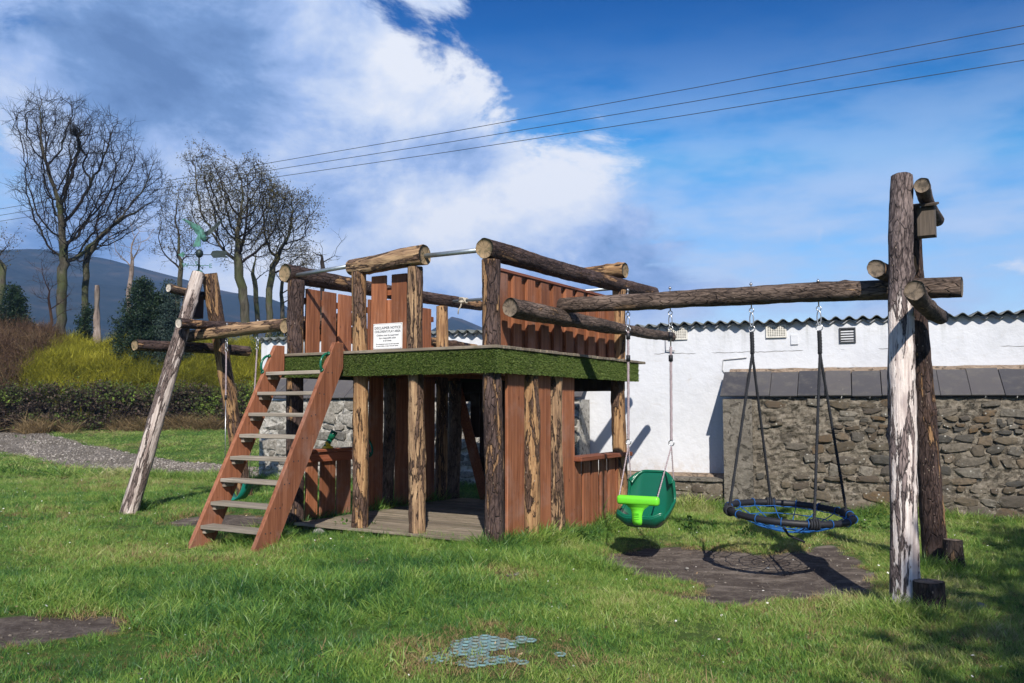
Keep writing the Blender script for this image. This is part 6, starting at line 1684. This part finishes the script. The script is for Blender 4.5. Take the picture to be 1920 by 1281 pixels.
# ================================================================== OVERHEAD WIRES
M_WIRE = flatmat('black_overhead_cable', (.03, .03, .035), .6)
for k, (yr, ym, yl, lab) in enumerate(((48, 306.5, 392, 'topmost of the three overhead wires crossing the sky'), (82, 320.5, 404, 'middle wire of the three overhead wires crossing the sky'), (113, 334.5, 415, 'lowest of the three overhead wires crossing the sky'))):
    a, b, c = at(1920, yr, 31.0), at(500, ym, 49.0), at(0, yl, 59.0)
    a2 = a + (a - b) * .5; c2 = c + (c - b) * .8
    pts = [a2, a, a.lerp(b, .33) + Vector((0, 0, -.10)), a.lerp(b, .66) + Vector((0, 0, -.10)), b, b.lerp(c, .5) + Vector((0, 0, -.03)), c, c2]
    V, Fc = tube(pts, .016, 5); put(mesh_from('w', V, Fc, (M_WIRE,), None, True), 'overhead_wire', None, label=lab, cat='overhead wire', group='wires crossing the sky')

# ================================================================== SMALL THINGS ON THE GROUND
# worn turquoise honeycomb ground mat showing through the grass
M_MAT = flatmat('faded_turquoise_rubber', (.17, .31, .34), .85, nscale=22, amt=.6, dark=(.17, .16, .12))
GM = thing('honeycomb_ground_mat', 'worn turquoise honeycomb mesh mat showing through thin grass in the foreground', 'ground mat', (0.0, 4.5, 0))
mb = MB(); c0 = G(925, 1218, 0); s = .034; k = 0
mp = poly_px([(775, 1246), (830, 1222), (875, 1192), (930, 1186), (1000, 1188), (1065, 1212), (1050, 1226), (985, 1238), (900, 1250), (820, 1256)], 0)
for i in range(-34, 35):
    for j in range(-26, 27):
        x = c0.x + s * 1.5 * i; y = c0.y + s * math.sqrt(3) * (j + .5 * (i % 2))
        if not bool(inside(mp, np.array([x]), np.array([y]))[0]): continue
        if noise.noise(Vector((x * 3.2, y * 4.5, 3.3))) + .7 * noise.noise(Vector((x * 9, y * 13, 8))) < .09: continue
        z = hz1(x, y) + .010 + .006 * noise.noise(Vector((x * 2, y * 2, 1)))
        V = []; Fc = []
        for q in range(6):
            a = pi / 3 * q; 
            for rr in (1.0, .80): V += [(x + s * rr * cos(a), y + s * rr * sin(a), z + .006 - .0), (x + s * rr * cos(a), y + s * rr * sin(a), z - .002)]
        for q in range(6):
            a0 = q * 4; b0 = ((q + 1) % 6) * 4
            Fc += [(a0, b0, b0 + 2, a0 + 2), (a0, a0 + 1, b0 + 1, b0), (a0 + 2, b0 + 2, b0 + 3, a0 + 3)]
        mb.add((V, Fc))
o = put(mb.mesh((M_MAT,)), 'honeycomb_mesh', GM, Tm(0, -4.5, 0)); o['kind'] = 'stuff'
def rock(px, py, z, sz, seed, name, label, mat, flat=.6):
    p = G(px, py, z); rn_ = random.Random(seed); bm = bmesh.new(); bmesh.ops.create_icosphere(bm, subdivisions=3, radius=1)
    for v_ in bm.verts:
        k = 1 + .28 * noise.noise(v_.co * 1.2 + Vector((seed, 0, 0))) + .12 * noise.noise(v_.co * 3 + Vector((seed, 5, 0)))
        v_.co = Vector((v_.co.x * k, v_.co.y * k * .8, v_.co.z * k * flat)) * sz
    me_ = bpy.data.meshes.new('rock'); bm.to_mesh(me_); bm.free(); me_.materials.append(mat); me_.polygons.foreach_set('use_smooth', [True] * len(me_.polygons))
    put(me_, name, None, Tm(p.x, p.y, hz1(p.x, p.y) + sz * flat * .35) @ Rz(seed), label=label, cat='rock', group='loose stones on the ground')
M_ROCK = stone_mat('pale_boulder', [(0, (.26, .25, .24)), (1, (.40, .39, .37))])
rock(118, 831, 0, .30, 1, 'boulder', 'grey boulder at the tip of the lawn beside the gravel track', M_ROCK)
rock(137, 823, 0, .10, 2, 'boulder', 'small white rock behind the grey boulder beside the track', M_ROCK)
rock(1838, 1139, -.12, .040, 3, 'pebble', 'pale pebble lying in the grass right of the squat log stump', M_ROCK, .9)
rock(970, 1076, 0, .028, 4, 'pebble', 'small pale stone in the thin grass before the den corner', M_ROCK)
rock(1288, 1068, -.17, .020, 5, 'pebble', 'tiny white stone on the bare earth under the toddler swing', M_ROCK, .5)
rock(1440, 1068, -.17, .018, 6, 'pebble', 'tiny white stone on the bare earth under the net swing', M_ROCK, .5)
rock(600, 1000, 0, .07, 7, 'boulder', 'pale stone block packed under the front edge of the den floor', M_ROCK, .7)

# ================================================================== HAZE
m = bpy.data.materials.new('thin_air_haze'); m.use_nodes = True; t = NT(m.node_tree)
for nd in list(t.N): t.N.remove(nd)
pv = t.n('ShaderNodeVolumePrincipled', {'Color': (.30, .54, 1.0, 1), 'Density': HAZE_D, 'Anisotropy': 0.0})
t.n('ShaderNodeOutputMaterial', {'Volume': pv.outputs[0]})
mb = MB(); mb.box((-1040, -940, -3), (1040, 1150, 140)); put(mb.mesh((m,)), 'haze', kind='stuff')
